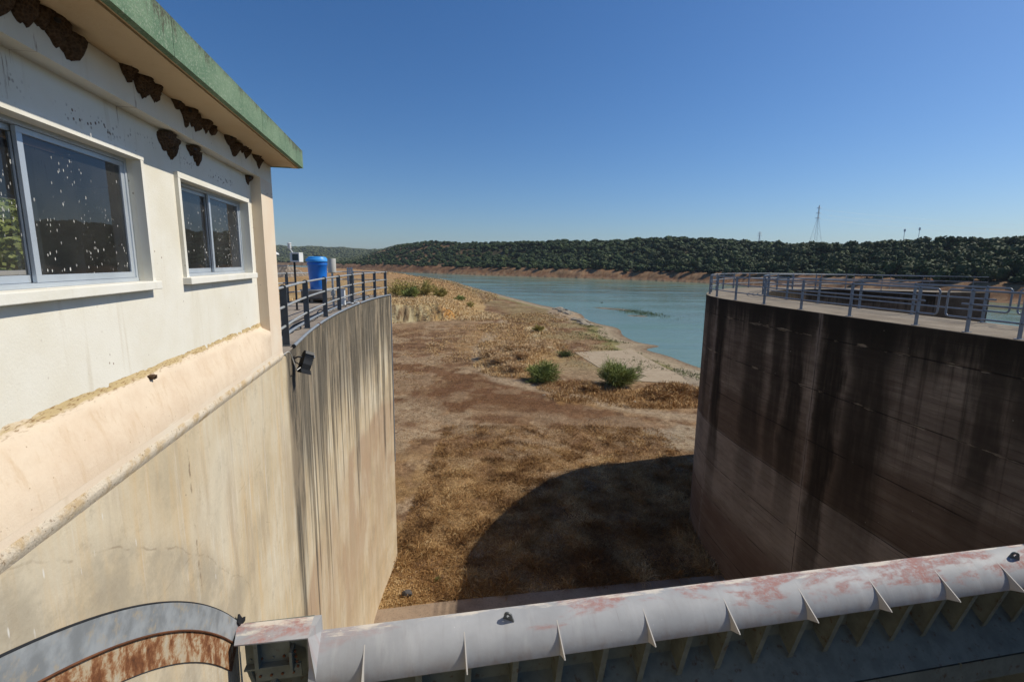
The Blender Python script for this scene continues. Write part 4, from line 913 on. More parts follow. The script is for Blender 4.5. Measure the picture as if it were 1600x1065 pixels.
# blue tank on its box
tank = empty('blue_tank', (-7.1, 17.5, .47), 'bright blue plastic tank with a domed lid standing on a concrete box on a pallet', 'tank')
b = MB(); b.lathe([(.26, 0), (.275, .02), (.285, .2), (.315, .55), (.335, .86), (.352, .88), (.352, .93), (.335, .95), (.34, 1.0)], 36); b.build('body', M_blue, tank, True)
b = MB(); b.lathe([(.365, .985), (.385, 1.0), (.385, 1.07), (.37, 1.09), (.33, 1.105), (.31, 1.15), (.24, 1.17), (.16, 1.175), (.02, 1.18)], 36); b.build('lid', M_bluel, tank, True)
b = MB(); b.lathe([(.11, 1.17), (.115, 1.19), (.09, 1.21), (.02, 1.213)], 20); b.build('cap', M_black, tank, True)
bx = empty('plinth_box', (-7.1, 17.5, .16), 'grey concrete box with a white lid between the tank and the pallet', 'box'); bx.rotation_euler = (0, 0, R(-14))
b = MB(); b.box(-.48, .48, -.36, .36, 0, .25, .01); b.build('base', M_deckL, bx)
b = MB(); b.box(-.50, .50, -.38, .38, .252, .31, .012); b.build('lid', M_offw, bx)
b = MB()
for k in range(5): b.box(-.55, .55, -.42+.18*k, -.30+.18*k, .12, .14)
for x in (-.55, -.05, .45): b.box(x, x+.1, -.42, .42, .02, .12)
for k in range(3): b.box(-.55, .55, -.42+.36*k, -.32+.36*k, .0, .02)
pal = b.build('pallet', M_wood); pal.location = (-7.1, 17.5, .004); pal.rotation_euler = (0, 0, R(-14)); tag(pal, 'low wooden pallet under the box that carries the blue tank', 'pallet')
# rain gauge
rg = empty('rain_gauge', (-6.03, 16.05, 0), 'off-white cylindrical rain gauge on a grey pole right of the blue tank', 'rain gauge')
b = MB(); b.lathe([(.10, 1.10), (.132, 1.12), (.132, 1.56), (.126, 1.575), (.118, 1.57), (.112, 1.50), (.01, 1.48)], 28); b.build('cylinder', M_offw, rg, True)
b = MB(); b.tube([(0, 0, 0), (0, 0, 1.11)], .035, 10); b.box(-.10, .10, -.10, .10, 0, .012); b.box(-.05, .05, -.05, .05, .35, .5); b.build('pole', M_galv, rg, True)
# weather station
ws = empty('weather_station', (-6.59, 14.55, 0), 'small white instrument box with dark window on a black pole', 'instrument')
b = MB(); b.tube([(0, 0, 0), (0, 0, 1.46)], .03, 10); b.box(-.07, .07, -.07, .07, 0, .012); b.build('pole', M_black, ws)
b = MB(); b.box(-.07, -.005, -.13, .13, 1.46, 1.72, .006); b.box(-.005, .215, -.14, .14, 1.685, 1.73, .008); b.box(-.005, .215, -.14, .14, 1.45, 1.495, .006); b.box(.19, .215, -.14, .14, 1.495, 1.685); e = b.build('housing', M_white, ws)
b = MB(); b.box(-.004, .189, -.10, .12, 1.495, 1.684); b.build('display', paint('dark_blue_glass', (.02, .05, .07), .1, .6), ws)
b = MB(); b.tube([(-.03, 0, 1.72), (-.07, 0, 1.78), (-.12, 0, 1.85)], .016, 8); b.lathe([(.045, 1.84), (.05, 1.85), (.05, 1.98), (.062, 1.99), (.055, 2.01), (.02, 2.02)], 18, (-.12, 0, 0)); b.build('sensor', M_white, ws, True)
# louvred screen half hidden by the gatehouse corner
sv = empty('louvred_screen', (-7.93, 15.1, 0), 'white louvred instrument shelter peeping out beside the gatehouse corner', 'instrument shelter')
b = MB()
for (x, y) in ((-.3, -.25), (.3, -.25), (-.3, .25), (.3, .25)): b.box(x-.03, x+.03, y-.03, y+.03, 0, 1.72)
b.build('stand', M_white, sv)
b = MB()
for k in range(13):
    z = 1.14+.042*k
    b.prism([(.28, -.27, z), (.36, -.27, z-.03), (.36, -.27, z-.022), (.28, -.27, z+.008)], (0, .54, 0)); b.prism([(-.28, -.27, z), (-.28, -.34, z-.03), (-.28, -.34, z-.022), (-.28, -.27, z+.008)], (.56, 0, 0))
b.box(-.27, .27, -.25, .25, 1.12, 1.70); b.build('louvres', M_white, sv)
b = MB(); b.prism([(-.42, -.40, 1.74), (0, -.40, 1.98), (.44, -.40, 1.70), (.44, -.40, 1.67), (0, -.40, 1.95), (-.42, -.40, 1.71)], (0, .8, 0)); b.build('roof', M_white, sv)
# perforated galvanised post
pp = MB()
for k in range(14):
    z = .09*k
    pp.box(-.11, .11, -.06, .06, z, z+.055); pp.box(-.10, -.045, -.055, .055, z+.055, z+.09); pp.box(.045, .10, -.055, .055, z+.055, z+.09); pp.box(-.02, .02, -.055, .055, z+.055, z+.09)
pp = pp.build('perforated_post', M_galv); pp.location = (-6.27, 18.5, .0); pp.rotation_euler = (0, 0, R(20)); tag(pp, 'slotted galvanised steel post standing among the cables near the tip of the left pier', 'post')
wb = empty('white_meter_box', (-5.72, 16.1, 0), 'slim white box standing low behind the railing right of the rain gauge', 'box')
b = MB(); b.box(-.07, .07, -.05, .05, .03, .56, .008); b.build('case', M_white, wb); b = MB(); b.box(-.075, .075, -.055, .055, .561, .59, .005); b.build('cap', M_offw, wb)
b = MB()
for k, (x, y, s) in enumerate(((-5.6, 16.6, .08), (-5.75, 16.75, .06), (-5.55, 17.0, .07), (-5.68, 17.15, .05), (-5.85, 16.95, .05))):
    q = blob((x-(-5.6), y-16.6, s*.5), (s, s, s*.7), 2, k*3); tmp = bpy.data.meshes.new('t'); q.to_mesh(tmp); b.b.from_mesh(tmp); q.free()
o = b.build('rag_bundle', M_white); o.location = (-5.6, 16.6, .01); tag(o, 'crumpled white rags lying on the deck behind the railing', 'rags')
# post shadows and small rubbish come from real geometry only

# ---------------------------------------------------------------- far earth dam with parapet seen through the left railing
dm = empty('embankment_dam', (-150, 285, -9), 'distant grey stone-faced embankment with pale parapet beyond the left railing', 'dam'); bpy.context.view_layer.update()
md = Mt('riprap', .95, .1); o_ = md.pos(); md.col(md.mix(md.mr(md.vor(o_, .6), .2, .7), (.30, .245, .19), (.16, .13, .10))); md.bump(md.vor(o_, .6), .8, .4)
b = MB(); zc = -2.2
prof = [(0, -10), (14, zc), (19, zc), (32, -10)]
path = [(-330, 330), (-132.5, 283)]
a0, a1 = [np.array(p) for p in path]; d_ = (a1-a0)/np.linalg.norm(a1-a0); n_ = np.array([-d_[1], d_[0]])
rings = []
for e, (p, k) in enumerate(((a0, 0), (a1, 0))): rings.append([b.b.verts.new((*(p+n_*(w-14)+(d_*((zc-z)*.9) if e == 1 else 0)), z)) for w, z in prof])
for k in range(3): b.b.faces.new((rings[0][k], rings[0][k+1], rings[1][k+1], rings[1][k]))
b.b.faces.new(rings[1]); under(b.build('stone_face', md.m), dm)
b = MB(); p = a0; q = a1; b.box(0, np.linalg.norm(a1-a0), .4, .9, zc, zc+.9, f=lambda x, y, z: (*(a0+d_*x+n_*y), z)); under(b.build('parapet', M_offw), dm)

# ---------------------------------------------------------------- vegetation
def cube_sphere(n=4):
    V = []; F = []
    for ax in range(3):
        for sg in (-1, 1):
            base = len(V)
            for i in range(n+1):
                for j in range(n+1):
                    p = [0, 0, 0]; p[ax] = sg; p[(ax+1) % 3] = -1+2*i/n; p[(ax+2) % 3] = -1+2*j/n; p = np.array(p, float); V.append(p/np.linalg.norm(p))
            for i in range(n):
                for j in range(n): a = base+i*(n+1)+j; F.append((a, a+1, a+n+2, a+n+1) if sg > 0 else (a, a+n+1, a+n+2, a+1))
    return np.array(V), np.array(F)
CSV, CSF = cube_sphere(3)
def crown(nl=5, cards=160, cs=.16, seed=0, core=True, flat=.8, trunk=True):
    """unit crown: radius about 1, height about 1.7; returns V,F,tone,mi"""
    g = np.random.default_rng(seed); V = []; F = []; T = []; MI = []; n = 0
    lobes = [(np.array([0, 0, .95]), .72)]
    for k in range(nl):
        a = 2*math.pi*k/nl+g.uniform(-.4, .4); r = g.uniform(.35, .55); lobes.append((np.array([r*math.cos(a), r*math.sin(a), g.uniform(.55, 1.15)]), g.uniform(.38, .56)))
    for c, r in lobes:
        if core:
            p = CSV*r*.86*(1+.12*g.standard_normal((len(CSV), 1))*0+.0); nz = 1+.18*np.sin(CSV@g.uniform(-4, 4, 3)+g.uniform(0, 6))[:, None]; p = p*nz; p[:, 2] *= flat; p = p+c
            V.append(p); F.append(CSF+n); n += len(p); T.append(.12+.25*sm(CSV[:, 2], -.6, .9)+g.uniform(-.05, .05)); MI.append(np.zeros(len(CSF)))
    for i in range(cards):
        c, r = lobes[g.integers(len(lobes))]; d = g.standard_normal(3); d /= np.linalg.norm(d)
        if d[2] < -.45: d[2] *= -1
        p = c+d*r*g.uniform(.82, 1.12)*np.array([1, 1, flat]); s = cs*g.uniform(.6, 1.4)
        nrm = d+g.standard_normal(3)*.45; nrm /= np.linalg.norm(nrm); u = np.cross(nrm, g.standard_normal(3)); u /= np.linalg.norm(u); w = np.cross(nrm, u)
        q = np.array([p+u*s, p+w*s*.8, p-u*s, p-w*s*.8]); V.append(q); F.append(np.array([[n, n+1, n+2, n+3]])); n += 4
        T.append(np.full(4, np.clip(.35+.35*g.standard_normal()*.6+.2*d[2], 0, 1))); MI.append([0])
    if trunk:
        a = np.linspace(0, 2*math.pi, 6)[:-1]; 
        ring = lambda r, z, x=0, y=0: np.stack([r*np.cos(a)+x, r*np.sin(a)+y, np.full(5, z)], -1)
        for (r_0, z0, r_1, z1, x, y) in ((.11, -.25, .08, .35, .03, 0), (.08, .3, .03, .8, .25, .1), (.07, .3, .03, .8, -.2, -.15)):
            V += [ring(r_0, z0), ring(r_1, z1, x, y)]; F.append(np.array([[n+k, n+(k+1) % 5, n+5+(k+1) % 5, n+5+k] for k in range(5)])); n += 10; T.append(np.full(10, .3)); MI.append(np.ones(5))
    return np.vstack(V), np.vstack(F), np.concatenate(T), np.concatenate(MI)
protos = [crown(5, 260, .15, 50+i) for i in range(6)]
pm = []
for i, (V, F, T, MI) in enumerate(protos):
    for mt in (M_oak, M_oak2):
        o = np_mesh('oak_tree', V, F, [mt, M_bark], T, MI); pm.append(o.data); bpy.data.objects.remove(o)
lows = [crown(4, 46, .24, 90+i, trunk=False) for i in range(6)]
# candidate positions on the far side
def scatter():
    pts = []
    g = np.random.default_rng(5)
    def add(x0, x1, y0, y1, sp):
        gx, gy = np.meshgrid(np.arange(x0, x1, sp), np.arange(y0, y1, sp)); x = gx.ravel()+g.uniform(-.8, .8, gx.size)*sp; y = gy.ravel()+g.uniform(-.8, .8, gx.size)*sp
        return x, y
    x, y = add(-560, 700, 90, 1150, 6.2)
    az = np.arctan2(x, y); px = 800+745*np.tan(az); k = (px > 400) & (px < 1760); x, y, px = x[k], y[k], px[k]
    h, sdl, m, D_, fin, dC, ins = height(x, y); r = np.hypot(x, y)
    k = fin & (D_ > 17+6*fbm(x/15, y/15, 2, 7)) & (D_ < 330)
    dens = np.interp(px, [400, 560, 640, 760, 900, 1700], [.34, .48, .72, .92, 1, 1])*np.where(D_ < 28, .75, 1)
    gap = fbm(x/22, y/22, 3, 77); k &= (g.uniform(0, 1, len(x)) < dens) & ~((gap > .60) & (px < 820))
    # behind the ridge only the first rows show
    k &= (D_ < 215) | (g.uniform(0, 1, len(x)) < .5)
    return x[k], y[k], h[k], r[k], px[k], D_[k]
tx, ty, tz, tr, tpx, tD = scatter()
g = np.random.default_rng(8)
ts = (2.1+2.9*g.uniform(0, 1, len(tx))**1.6)*(.8+.4*fbm(tx/25, ty/25, 3, 19))*np.interp(tpx, [500, 700, 1000, 1700], [0.86, 1.15, 1.35, 1.4]); ts *= np.where(tD < 30, .75, 1)
size = ts/tr*((tpx < 1600)*1.0); order = np.argsort(-size); near = set(order[:285].tolist())
gi = 0
for i in order[:285]:
    mt = 1 if (g.uniform() < .28) else 0
    o = bpy.data.objects.new('oak_tree', pm[int(g.integers(6))*2+mt]); COL.objects.link(o)
    o.location = (tx[i], ty[i], tz[i]-.1); o.rotation_euler = (0, 0, g.uniform(0, 6.28)); s = ts[i]; o.scale = (s, s, s*g.uniform(.9, 1.15))
    tag(o, ('olive' if mt else 'dark')+' '+('small' if ts[i] < 3.6 else 'middling' if ts[i] < 5 else 'large')+' oak '+('above the bare bank' if tD[i] < 45 else 'halfway up the slope' if tD[i] < 120 else 'high on the ridge')+(', left of the tall pylon' if tpx[i] < 1230 else ', below the tall pylon' if tpx[i] < 1330 else ', between pylon and ridge masts' if tpx[i] < 1410 else ', far right of the ridge masts'), 'tree', 'evergreen oaks on the far shore')
rest = [i for i in order[285:]]
Vs = []; Fs = []; Ts = []; n = 0
for i in rest:
    V, F, T, MI = lows[int(g.integers(6))]; a = g.uniform(0, 6.28); c_, s_ = math.cos(a), math.sin(a); s = ts[i]
    W = V*s; W[:, 2] *= g.uniform(.85, 1.15); W = np.stack([W[:, 0]*c_-W[:, 1]*s_+tx[i], W[:, 0]*s_+W[:, 1]*c_+ty[i], W[:, 2]+tz[i]-.3*s], -1)
    Vs.append(W); Fs.append(F+n); Ts.append(np.clip(T+g.uniform(-.16, .2), 0, 1)); n += len(V)
o = np_mesh('far_wood', np.vstack(Vs), np.vstack(Fs), M_oak, np.concatenate(Ts)); tag(o, 'dense dark oak wood covering the hills across the lake', 'wood', None, 'stuff')
print('trees', len(tx), 'wood verts', n)
# distant scrubby cover on the bay hills
def distant():
    g = np.random.default_rng(15); N = 5200
    az = g.uniform(-.50, -.20, N); r = np.exp(g.uniform(math.log(1350), math.log(3600), N)); x = r*np.sin(az); y = r*np.cos(az)
    h, sdl, m, D_, fin, dC, ins = height(x, y); k = fin & (D_ > 25); x, y, h, r = x[k], y[k], h[k], r[k]
    Vs = []; Fs = []; Ts = []; n = 0; C8, F8 = cube_sphere(2)
    for i in range(len(x)):
        s = g.uniform(3, 7)*(r[i]/1800); V = C8*s*(1+.2*g.standard_normal((len(C8), 1))*.5); V[:, 2] *= .7; V = V+[x[i], y[i], h[i]+s*.3]
        Vs.append(V); Fs.append(F8+n); Ts.append(np.clip(.3+.3*C8[:, 2]+g.uniform(-.1, .25), 0, 1)); n += len(V)
    o = np_mesh('distant_wood', np.vstack(Vs), np.vstack(Fs), M_oak2, np.concatenate(Ts)); tag(o, 'hazy scrub woodland on the distant hills beyond the bay', 'wood', None, 'stuff')
distant()

def blades(name, base, length, width, dirs, tone, mat, bend=.5):
    """base (N,3), dirs (N,3) unit growth direction -> two-quad blades"""
    N = len(base); g = np.random.default_rng(3); L = length[:, None]; side = np.cross(dirs, g.standard_normal((N, 3))); side /= np.linalg.norm(side, axis=1)[:, None]
    sag = np.zeros((N, 3)); sag[:, 2] = -1; w = width[:, None]
    mid = base+dirs*L*.55; tip = base+dirs*L*.95+sag*L*bend*.45+g.standard_normal((N, 3))*L*.08
    V = np.stack([base-side*w, base+side*w, mid+side*w*.8, mid-side*w*.8, tip+side*w*.2, tip-side*w*.2], 1).reshape(-1, 3)
    i = np.arange(N)*6; F = np.stack([np.stack([i, i+1, i+2, i+3], -1), np.stack([i+3, i+2, i+4, i+5], -1)], 1).reshape(-1, 4)
    return np_mesh(name, V, F, mat, np.repeat(tone, 6))
def rdirs(n, g, spread=.6):
    d = g.standard_normal((n, 3)); d[:, 2] = np.abs(d[:, 2])*0+1; d[:, :2] *= spread; return d/np.linalg.norm(d, axis=1)[:, None]
def near_grass():
    g = np.random.default_rng(21); N = 230000
    x = g.uniform(-6, 13.5, N); y = 18+g.uniform(0, 1, N)**1.25*24
    wt = .35+.65*sm(fbm(x/1.6, y/1.6, 4, 33), .32, .50)*np.interp(y, [18, 24, 31, 36, 42], [1, 1, .75, .35, .15]); wt = np.maximum(wt, sm(y, 20.6, 19.2)*.9)
    edge = y > 18.5+(x+5.4)*.157
    k = (g.uniform(0, 1, N) < wt) & edge; x, y = x[k], y[k]; h = height(x, y)[0]
    # keep off the piers
    n = len(x); L = g.uniform(.10, .34, n)*np.interp(y, [18, 30, 42], [1.15, .9, .6])*(.45+1.5*sm(fbm(x/.9, y/.9, 3, 35), .46, .70)); t = np.clip(.12+1.25*(fbm(x/1.3, y/1.3, 3, 37)-.32)+g.normal(0, .14, n), 0, 1)
    o = blades('dry_grass', np.stack([x, y, h], -1), L*1.5, g.uniform(.006, .014, n), rdirs(n, g, 1.25), t, M_dry, .8); tag(o, 'matted golden dry grass covering the silt between the piers', 'grass', None, 'stuff')
near_grass()
def mid_grass():
    g = np.random.default_rng(22); bl = []; zone = []
    def patch(cx, cy, rx, ry, n, L, tone, w=.02, thr=.42):
        a = g.uniform(0, 6.28, n); r = np.sqrt(g.uniform(0, 1, n)); x = cx+rx*r*np.cos(a); y = cy+ry*r*np.sin(a)
        k = (fbm(x/1.8, y/1.8, 3, 81)+.12*g.standard_normal(n) > thr) & ~((x > 12.5) & (x < 22.6) & (y > 60.5) & (y < 81)); x, y = x[k], y[k]; m = len(x); h = height(x, y)[0]
        ok = h > WZ+.12; x, y, h = x[ok], y[ok], h[ok]; m = len(x)
        bl.append((np.stack([x, y, h], -1), L*g.uniform(.5, 1.3, m)*(.4+1.1*fbm(x/2.5, y/2.5, 3, 83)), w*g.uniform(.6, 1.4, m), np.clip(tone+g.normal(0, .13, m), 0, 1)))
    patch(14, 51.5, 10, 3.6, 9000, .55, .45, .022, .36); patch(8, 56, 5, 3.5, 3500, .5, .5, .02, .4); patch(20, 55, 4, 4, 3500, .6, .42, .024, .36)
    patch(0, 68, 5.5, 8, 6000, .6, .72, .03, .40); patch(2, 84, 8, 12, 6500, .6, .62, .035, .42); patch(-6, 92, 10, 22, 6000, .4, .6, .04, .5); patch(2, 108, 10, 12, 5000, .7, .66, .045, .42)
    patch(-18, 130, 16, 15, 11000, .9, .86, .06, .36); patch(-30, 150, 18, 30, 9000, .9, .78, .07, .42); patch(-50, 110, 24, 20, 6000, .9, .8, .06, .42)
    patch(-22, 210, 16, 50, 7000, .8, .66, .09, .45); patch(-42, 300, 26, 80, 7000, .8, .62, .14, .42); patch(-75, 430, 40, 90, 6000, 1.0, .62, .2, .42); patch(10, 92, 9, 24, 4500, .45, .5, .03, .46); patch(6, 128, 9, 14, 4000, .6, .6, .05, .42)
    patch(-9, 63, 7, 14, 5000, .22, .3, .016, .52); patch(-4, 45, 9, 9, 6000, .16, .3, .012, .52); patch(9, 38, 6, 6, 4500, .2, .5, .012, .5); patch(-20, 80, 12, 25, 5000, .3, .4, .03, .5)
    B = np.vstack([b[0] for b in bl]); n = len(B)
    o = blades('straw_grass', B, np.concatenate([b[1] for b in bl]), np.concatenate([b[2] for b in bl]), rdirs(n, g, .7), np.concatenate([b[3] for b in bl]), M_dry, .5)
    tag(o, 'straw and rust coloured dry grass tufts on the lake bed and terrace', 'grass', None, 'stuff')
    # green weeds along the shore
    n = 9000; s = g.uniform(0, 1, n)*(arclen(SH[:46])[-1]-30)+12; p = along(SH, s); q = along(SH, s+.5); t = q-p; t /= np.linalg.norm(t, axis=1)[:, None]; nn = np.stack([-t[:, 1], t[:, 0]], -1)
    o_ = g.normal(7.5, 2.6, n); x = p[:, 0]-np.abs(o_)*np.sign(1)*np.abs(nn[:, 0]); y = p[:, 1]-o_*.25
    k = (fbm(x/2.5, y/2.5, 3, 91) > .5) & (y > 60) & (y < 175); x, y = x[k], y[k]; h, sdl = height(x, y)[:2]; k = sdl > 3.4; x, y, h = x[k], y[k], h[k]; n = len(x)
    o = blades('green_weeds', np.stack([x, y, h], -1), g.uniform(.15, .5, n), g.uniform(.02, .05, n), rdirs(n, g, .9), np.clip(g.normal(.5, .2, n), 0, 1), M_weed, .3)
    tag(o, 'low green weeds growing in a strip above the gravel shore', 'weeds', None, 'stuff')
mid_grass()

def bush(name, loc, w, h, n, L, wd, mat, label, cat_, seed, lean=(0, 0), spread=1.0, group=None, stems=True):
    g = np.random.default_rng(seed); root = empty(name, loc, label, cat_, group)
    nb = 26; ba = []; 
    bd = g.standard_normal((nb, 3)); bd[:, 2] = np.abs(bd[:, 2])+.55; bd[:, 0] += lean[0]; bd[:, 1] += lean[1]; bd /= np.linalg.norm(bd, axis=1)[:, None]
    bl = g.uniform(.6, 1.0, nb)
    j = g.integers(nb, size=n); t = g.uniform(.12, 1, n)**.75
    P = bd[j]*(bl[j]*t)[:, None]*np.array([w/2*1.15, w/2*1.15, h*.85])+g.standard_normal((n, 3))*np.array([w, w, h])*.055; P[:, 2] = np.abs(P[:, 2])
    d = bd[j]*1.0+g.standard_normal((n, 3))*.45*spread; d[:, 0] += lean[0]*.8; d /= np.linalg.norm(d, axis=1)[:, None]
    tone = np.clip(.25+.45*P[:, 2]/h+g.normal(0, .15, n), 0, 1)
    o = blades('foliage', P, L*g.uniform(.5, 1.3, n), wd*g.uniform(.6, 1.4, n), d, tone, mat, .35); o.parent = root
    if stems:
        b = MB()
        for k in range(0, nb, 2): e = Vector(bd[k]*bl[k]*np.array([w*.5, w*.5, h*.7])); b.tube([(0, 0, -.1), e*.5+Vector((0, 0, .05)), e], .035*h/2, 5, r2=.01)
        b.build('stems', M_bark, root)
    return root
def bz(x, y): return (x, y, hz(x, y)-.04)
bush('tamarisk_bush', bz(3.9, 59.0), 4.8, 3.1, 4200, .62, .026, M_tam, 'dark green feathery tamarisk bush, left of the two on the dry lake bed', 'bush', 1, (.15, 0))
bush('tamarisk_bush', bz(13.0, 57.0), 6.3, 4.0, 4800, .9, .026, M_tam, 'wind-swept green tamarisk bush in front of the sandy slab, right of the two', 'bush', 2, (.35, 0))
for k, (x, y, w, h, m_) in enumerate(((-35.5, 150, 10, 6.2, M_yel), (-32.0, 145, 8, 6.0, M_yel), (-27.5, 148, 9, 6.4, M_yel), (-23.6, 152, 5.5, 4.2, M_yel), (-29.6, 140, 6, 4.4, M_tam))):
    bush('scrub_bush', bz(x, y), w, h, 1500, .8, .07, m_, ['yellow-green scrub bush nearest the left pier on the grassy terrace', 'broad yellow-green scrub bush in the middle of the terrace thicket', 'tall yellow-green scrub bush on the right side of the terrace thicket', 'small outermost scrub bush at the right end of the terrace thicket', 'darker green scrub bush at the front of the terrace thicket'][k], 'bush', 10+k)
bush('scrub_bush', bz(-18.4, 168), 4.2, 2.6, 900, .6, .07, M_tam, 'round solitary green bush on the straw slope right of the thicket', 'bush', 20)
bush('scrub_bush', bz(-13.4, 150), 3.2, 2.6, 260, .7, .06, M_yel, 'thin grey-green sapling bush on the straw slope', 'bush', 21)
bush('scrub_bush', bz(5.8, 104), 3.0, 1.8, 700, .5, .045, M_yel, 'yellow-green weed bush beside the pale rock outcrop', 'bush', 22)
bush('scrub_bush', bz(8.6, 76), 3.0, 1.3, 800, .35, .035, M_weed, 'low green weed clump at the left corner of the sandy slab', 'bush', 23)
bush('scrub_bush', bz(16.9, 39.0), .9, .55, 300, .16, .014, M_yel, 'tiny sage-coloured tuft bush close to the right pier wall', 'bush', 24)
bush('scrub_bush', bz(-3.35, 20.3), .42, .2, 300, .08, .008, M_weed, 'small bright green tuft at the edge of the concrete apron', 'bush', 25, stems=False)
for k, (x, y, w, h) in enumerate(((-3.3, 72, 3.4, 1.5), (-1.6, 67.5, 3.6, 1.6), (1.2, 70, 3.2, 1.5), (-.6, 76, 3.8, 1.6), (2.8, 76, 3.0, 1.4), (4.6, 83, 4, 1.5), (.2, 63.8, 3.2, 1.3))):
    bush('dry_bush', bz(x, y), w*1.35, h*1.3, 2600, .34, .03, M_straw, ['leftmost straw-coloured round bush of the dry mounds', 'front straw-coloured bush of the dry mounds, beside the path', 'straw-coloured bush in the centre of the dry mounds', 'rear straw-coloured bush of the dry mounds', 'straw-coloured bush behind the dark tamarisk', 'straw-coloured bush furthest from the camera, below the pale rocks', 'lowest straw-coloured bush, just left of the dark tamarisk'][k], 'bush', 40+k, spread=1.6)
for k, (x, y, w, h) in enumerate(((19.6, 55, 3.6, 1.0), (16.6, 52.5, 3.2, .9), (22.4, 53, 3.0, .9), (9.2, 55, 2.6, .8))):
    bush('dry_bush', bz(x, y), w*1.2, h*1.3, 2200, .34, .026, M_dry, ['rusty orange dry bush right of the wind-swept tamarisk', 'rusty orange dry bush in front of the wind-swept tamarisk', 'rusty orange dry bush beside the right pier', 'rusty orange dry bush between the two tamarisks'][k], 'bush', 60+k, spread=1.4)
# debris heap and stones near the apron edge
def rock(name, loc, s, mat, label, seed, cat_='rock', group=None):
    bm = bmesh.new(); bmesh.ops.create_icosphere(bm, subdivisions=2, radius=1)
    for v in bm.verts: d = 1+.5*mn.noise(v.co*1.3+Vector((seed, 0, 0))); v.co = Vector((v.co.x*d*s[0], v.co.y*d*s[1], v.co.z*d*s[2]))
    me = bpy.data.meshes.new(name); bm.to_mesh(me); bm.free(); me.materials.append(mat); o = bpy.data.objects.new(name, me); COL.objects.link(o); o.location = loc; o.rotation_euler = (0, 0, seed); return tag(o, label, cat_, group)
rock('dark_stone', (-4.55, 19.2, -13.1), (.26, .18, .15), M_rockd, 'dark grey stone at the apron edge beneath the left pier', 3)
g = np.random.default_rng(77)
for k in range(26):
    t = g.uniform(0, 1); x = 14.5+4*t+g.normal(0, 1.2); y = 160-46*t+g.normal(0, 2); s = g.uniform(.5, 1.5)
    rock('shore_rock', bz(x, y), (s*1.4, s, s*.55), M_rock, 'angular pale brown rock in the tumbled bank where the terrace meets the lake', k*1.7, 'rock', 'rocks tumbled along the lake shore')
for k in range(22):
    x = g.uniform(2, 24); y = g.uniform(38, 60); s = g.uniform(.10, .24)
    rock('field_stone', bz(x, y), (s, s*.8, s*.6), M_rock, 'small pale stone lying on the dry lake bed', k*2.3+1, 'rock', 'small stones strewn over the dry lake bed')
# mud bank in the lake
def bank():
    x, y = np.meshgrid(np.linspace(24, 52, 90), np.linspace(134, 182, 90)); 
    f = np.exp(-(((x-37)/10+(y-160)/60)**2+((y-172+ (x-30)*.7)/6.0)**2)*1.1)+np.exp(-(((x-38.5)/5.5)**2+((y-146+(x-36)*.1)/4.5)**2))*.9
    h = WZ-.30+.42*f+.10*(fbm(x/2, y/3, 3, 5)-.5); I = np.arange(x.size).reshape(x.shape); F = np.stack([I[:-1, :-1], I[:-1, 1:], I[1:, 1:], I[1:, :-1]], -1).reshape(-1, 4)
    m = Mt('wet_mud', .7, .3); o = m.pos(); m.col(m.mix(m.mr(m.noise(o, .35, 5), .45, .6), (.19, .15, .10), (.075, .065, .03)))
    o = np_mesh('mud_bank', np.stack([x, y, h], -1).reshape(-1, 3), F, m.m); tag(o, kind='structure')
bank()
g = np.random.default_rng(5); n = 1500; x = 42+g.normal(0, 3.2, n); y = 156+g.normal(0, 5.5, n)-(x-42)*1.2
o = blades('reeds', np.stack([x, y, np.full(n, WZ-.02)], -1), g.uniform(.2, .6, n), g.uniform(.02, .06, n), rdirs(n, g, .5), np.clip(g.normal(.3, .2, n), 0, 1), M_weed, .3); tag(o, 'sparse dark reeds on the half sunken mud bank in the lake', 'reeds', None, 'stuff')
bd = empty('water_bird', (36.4, 194.6, WZ), 'tiny dark bird floating on the lake left above the mud bank', 'bird')
q = blob((0, 0, .1), (.42, .2, .26), 2, 3); me = bpy.data.meshes.new('body'); q.to_mesh(me)
q.free(); me.materials.append(M_rockd); o = bpy.data.objects.new('body', me); COL.objects.link(o); o.parent = bd
b = MB(); b.tube([(.25, 0, .15), (.33, 0, .4), (.36, 0, .5), (.52, 0, .5)], .07, 6, r2=.03); b.build('head', M_rockd, bd)

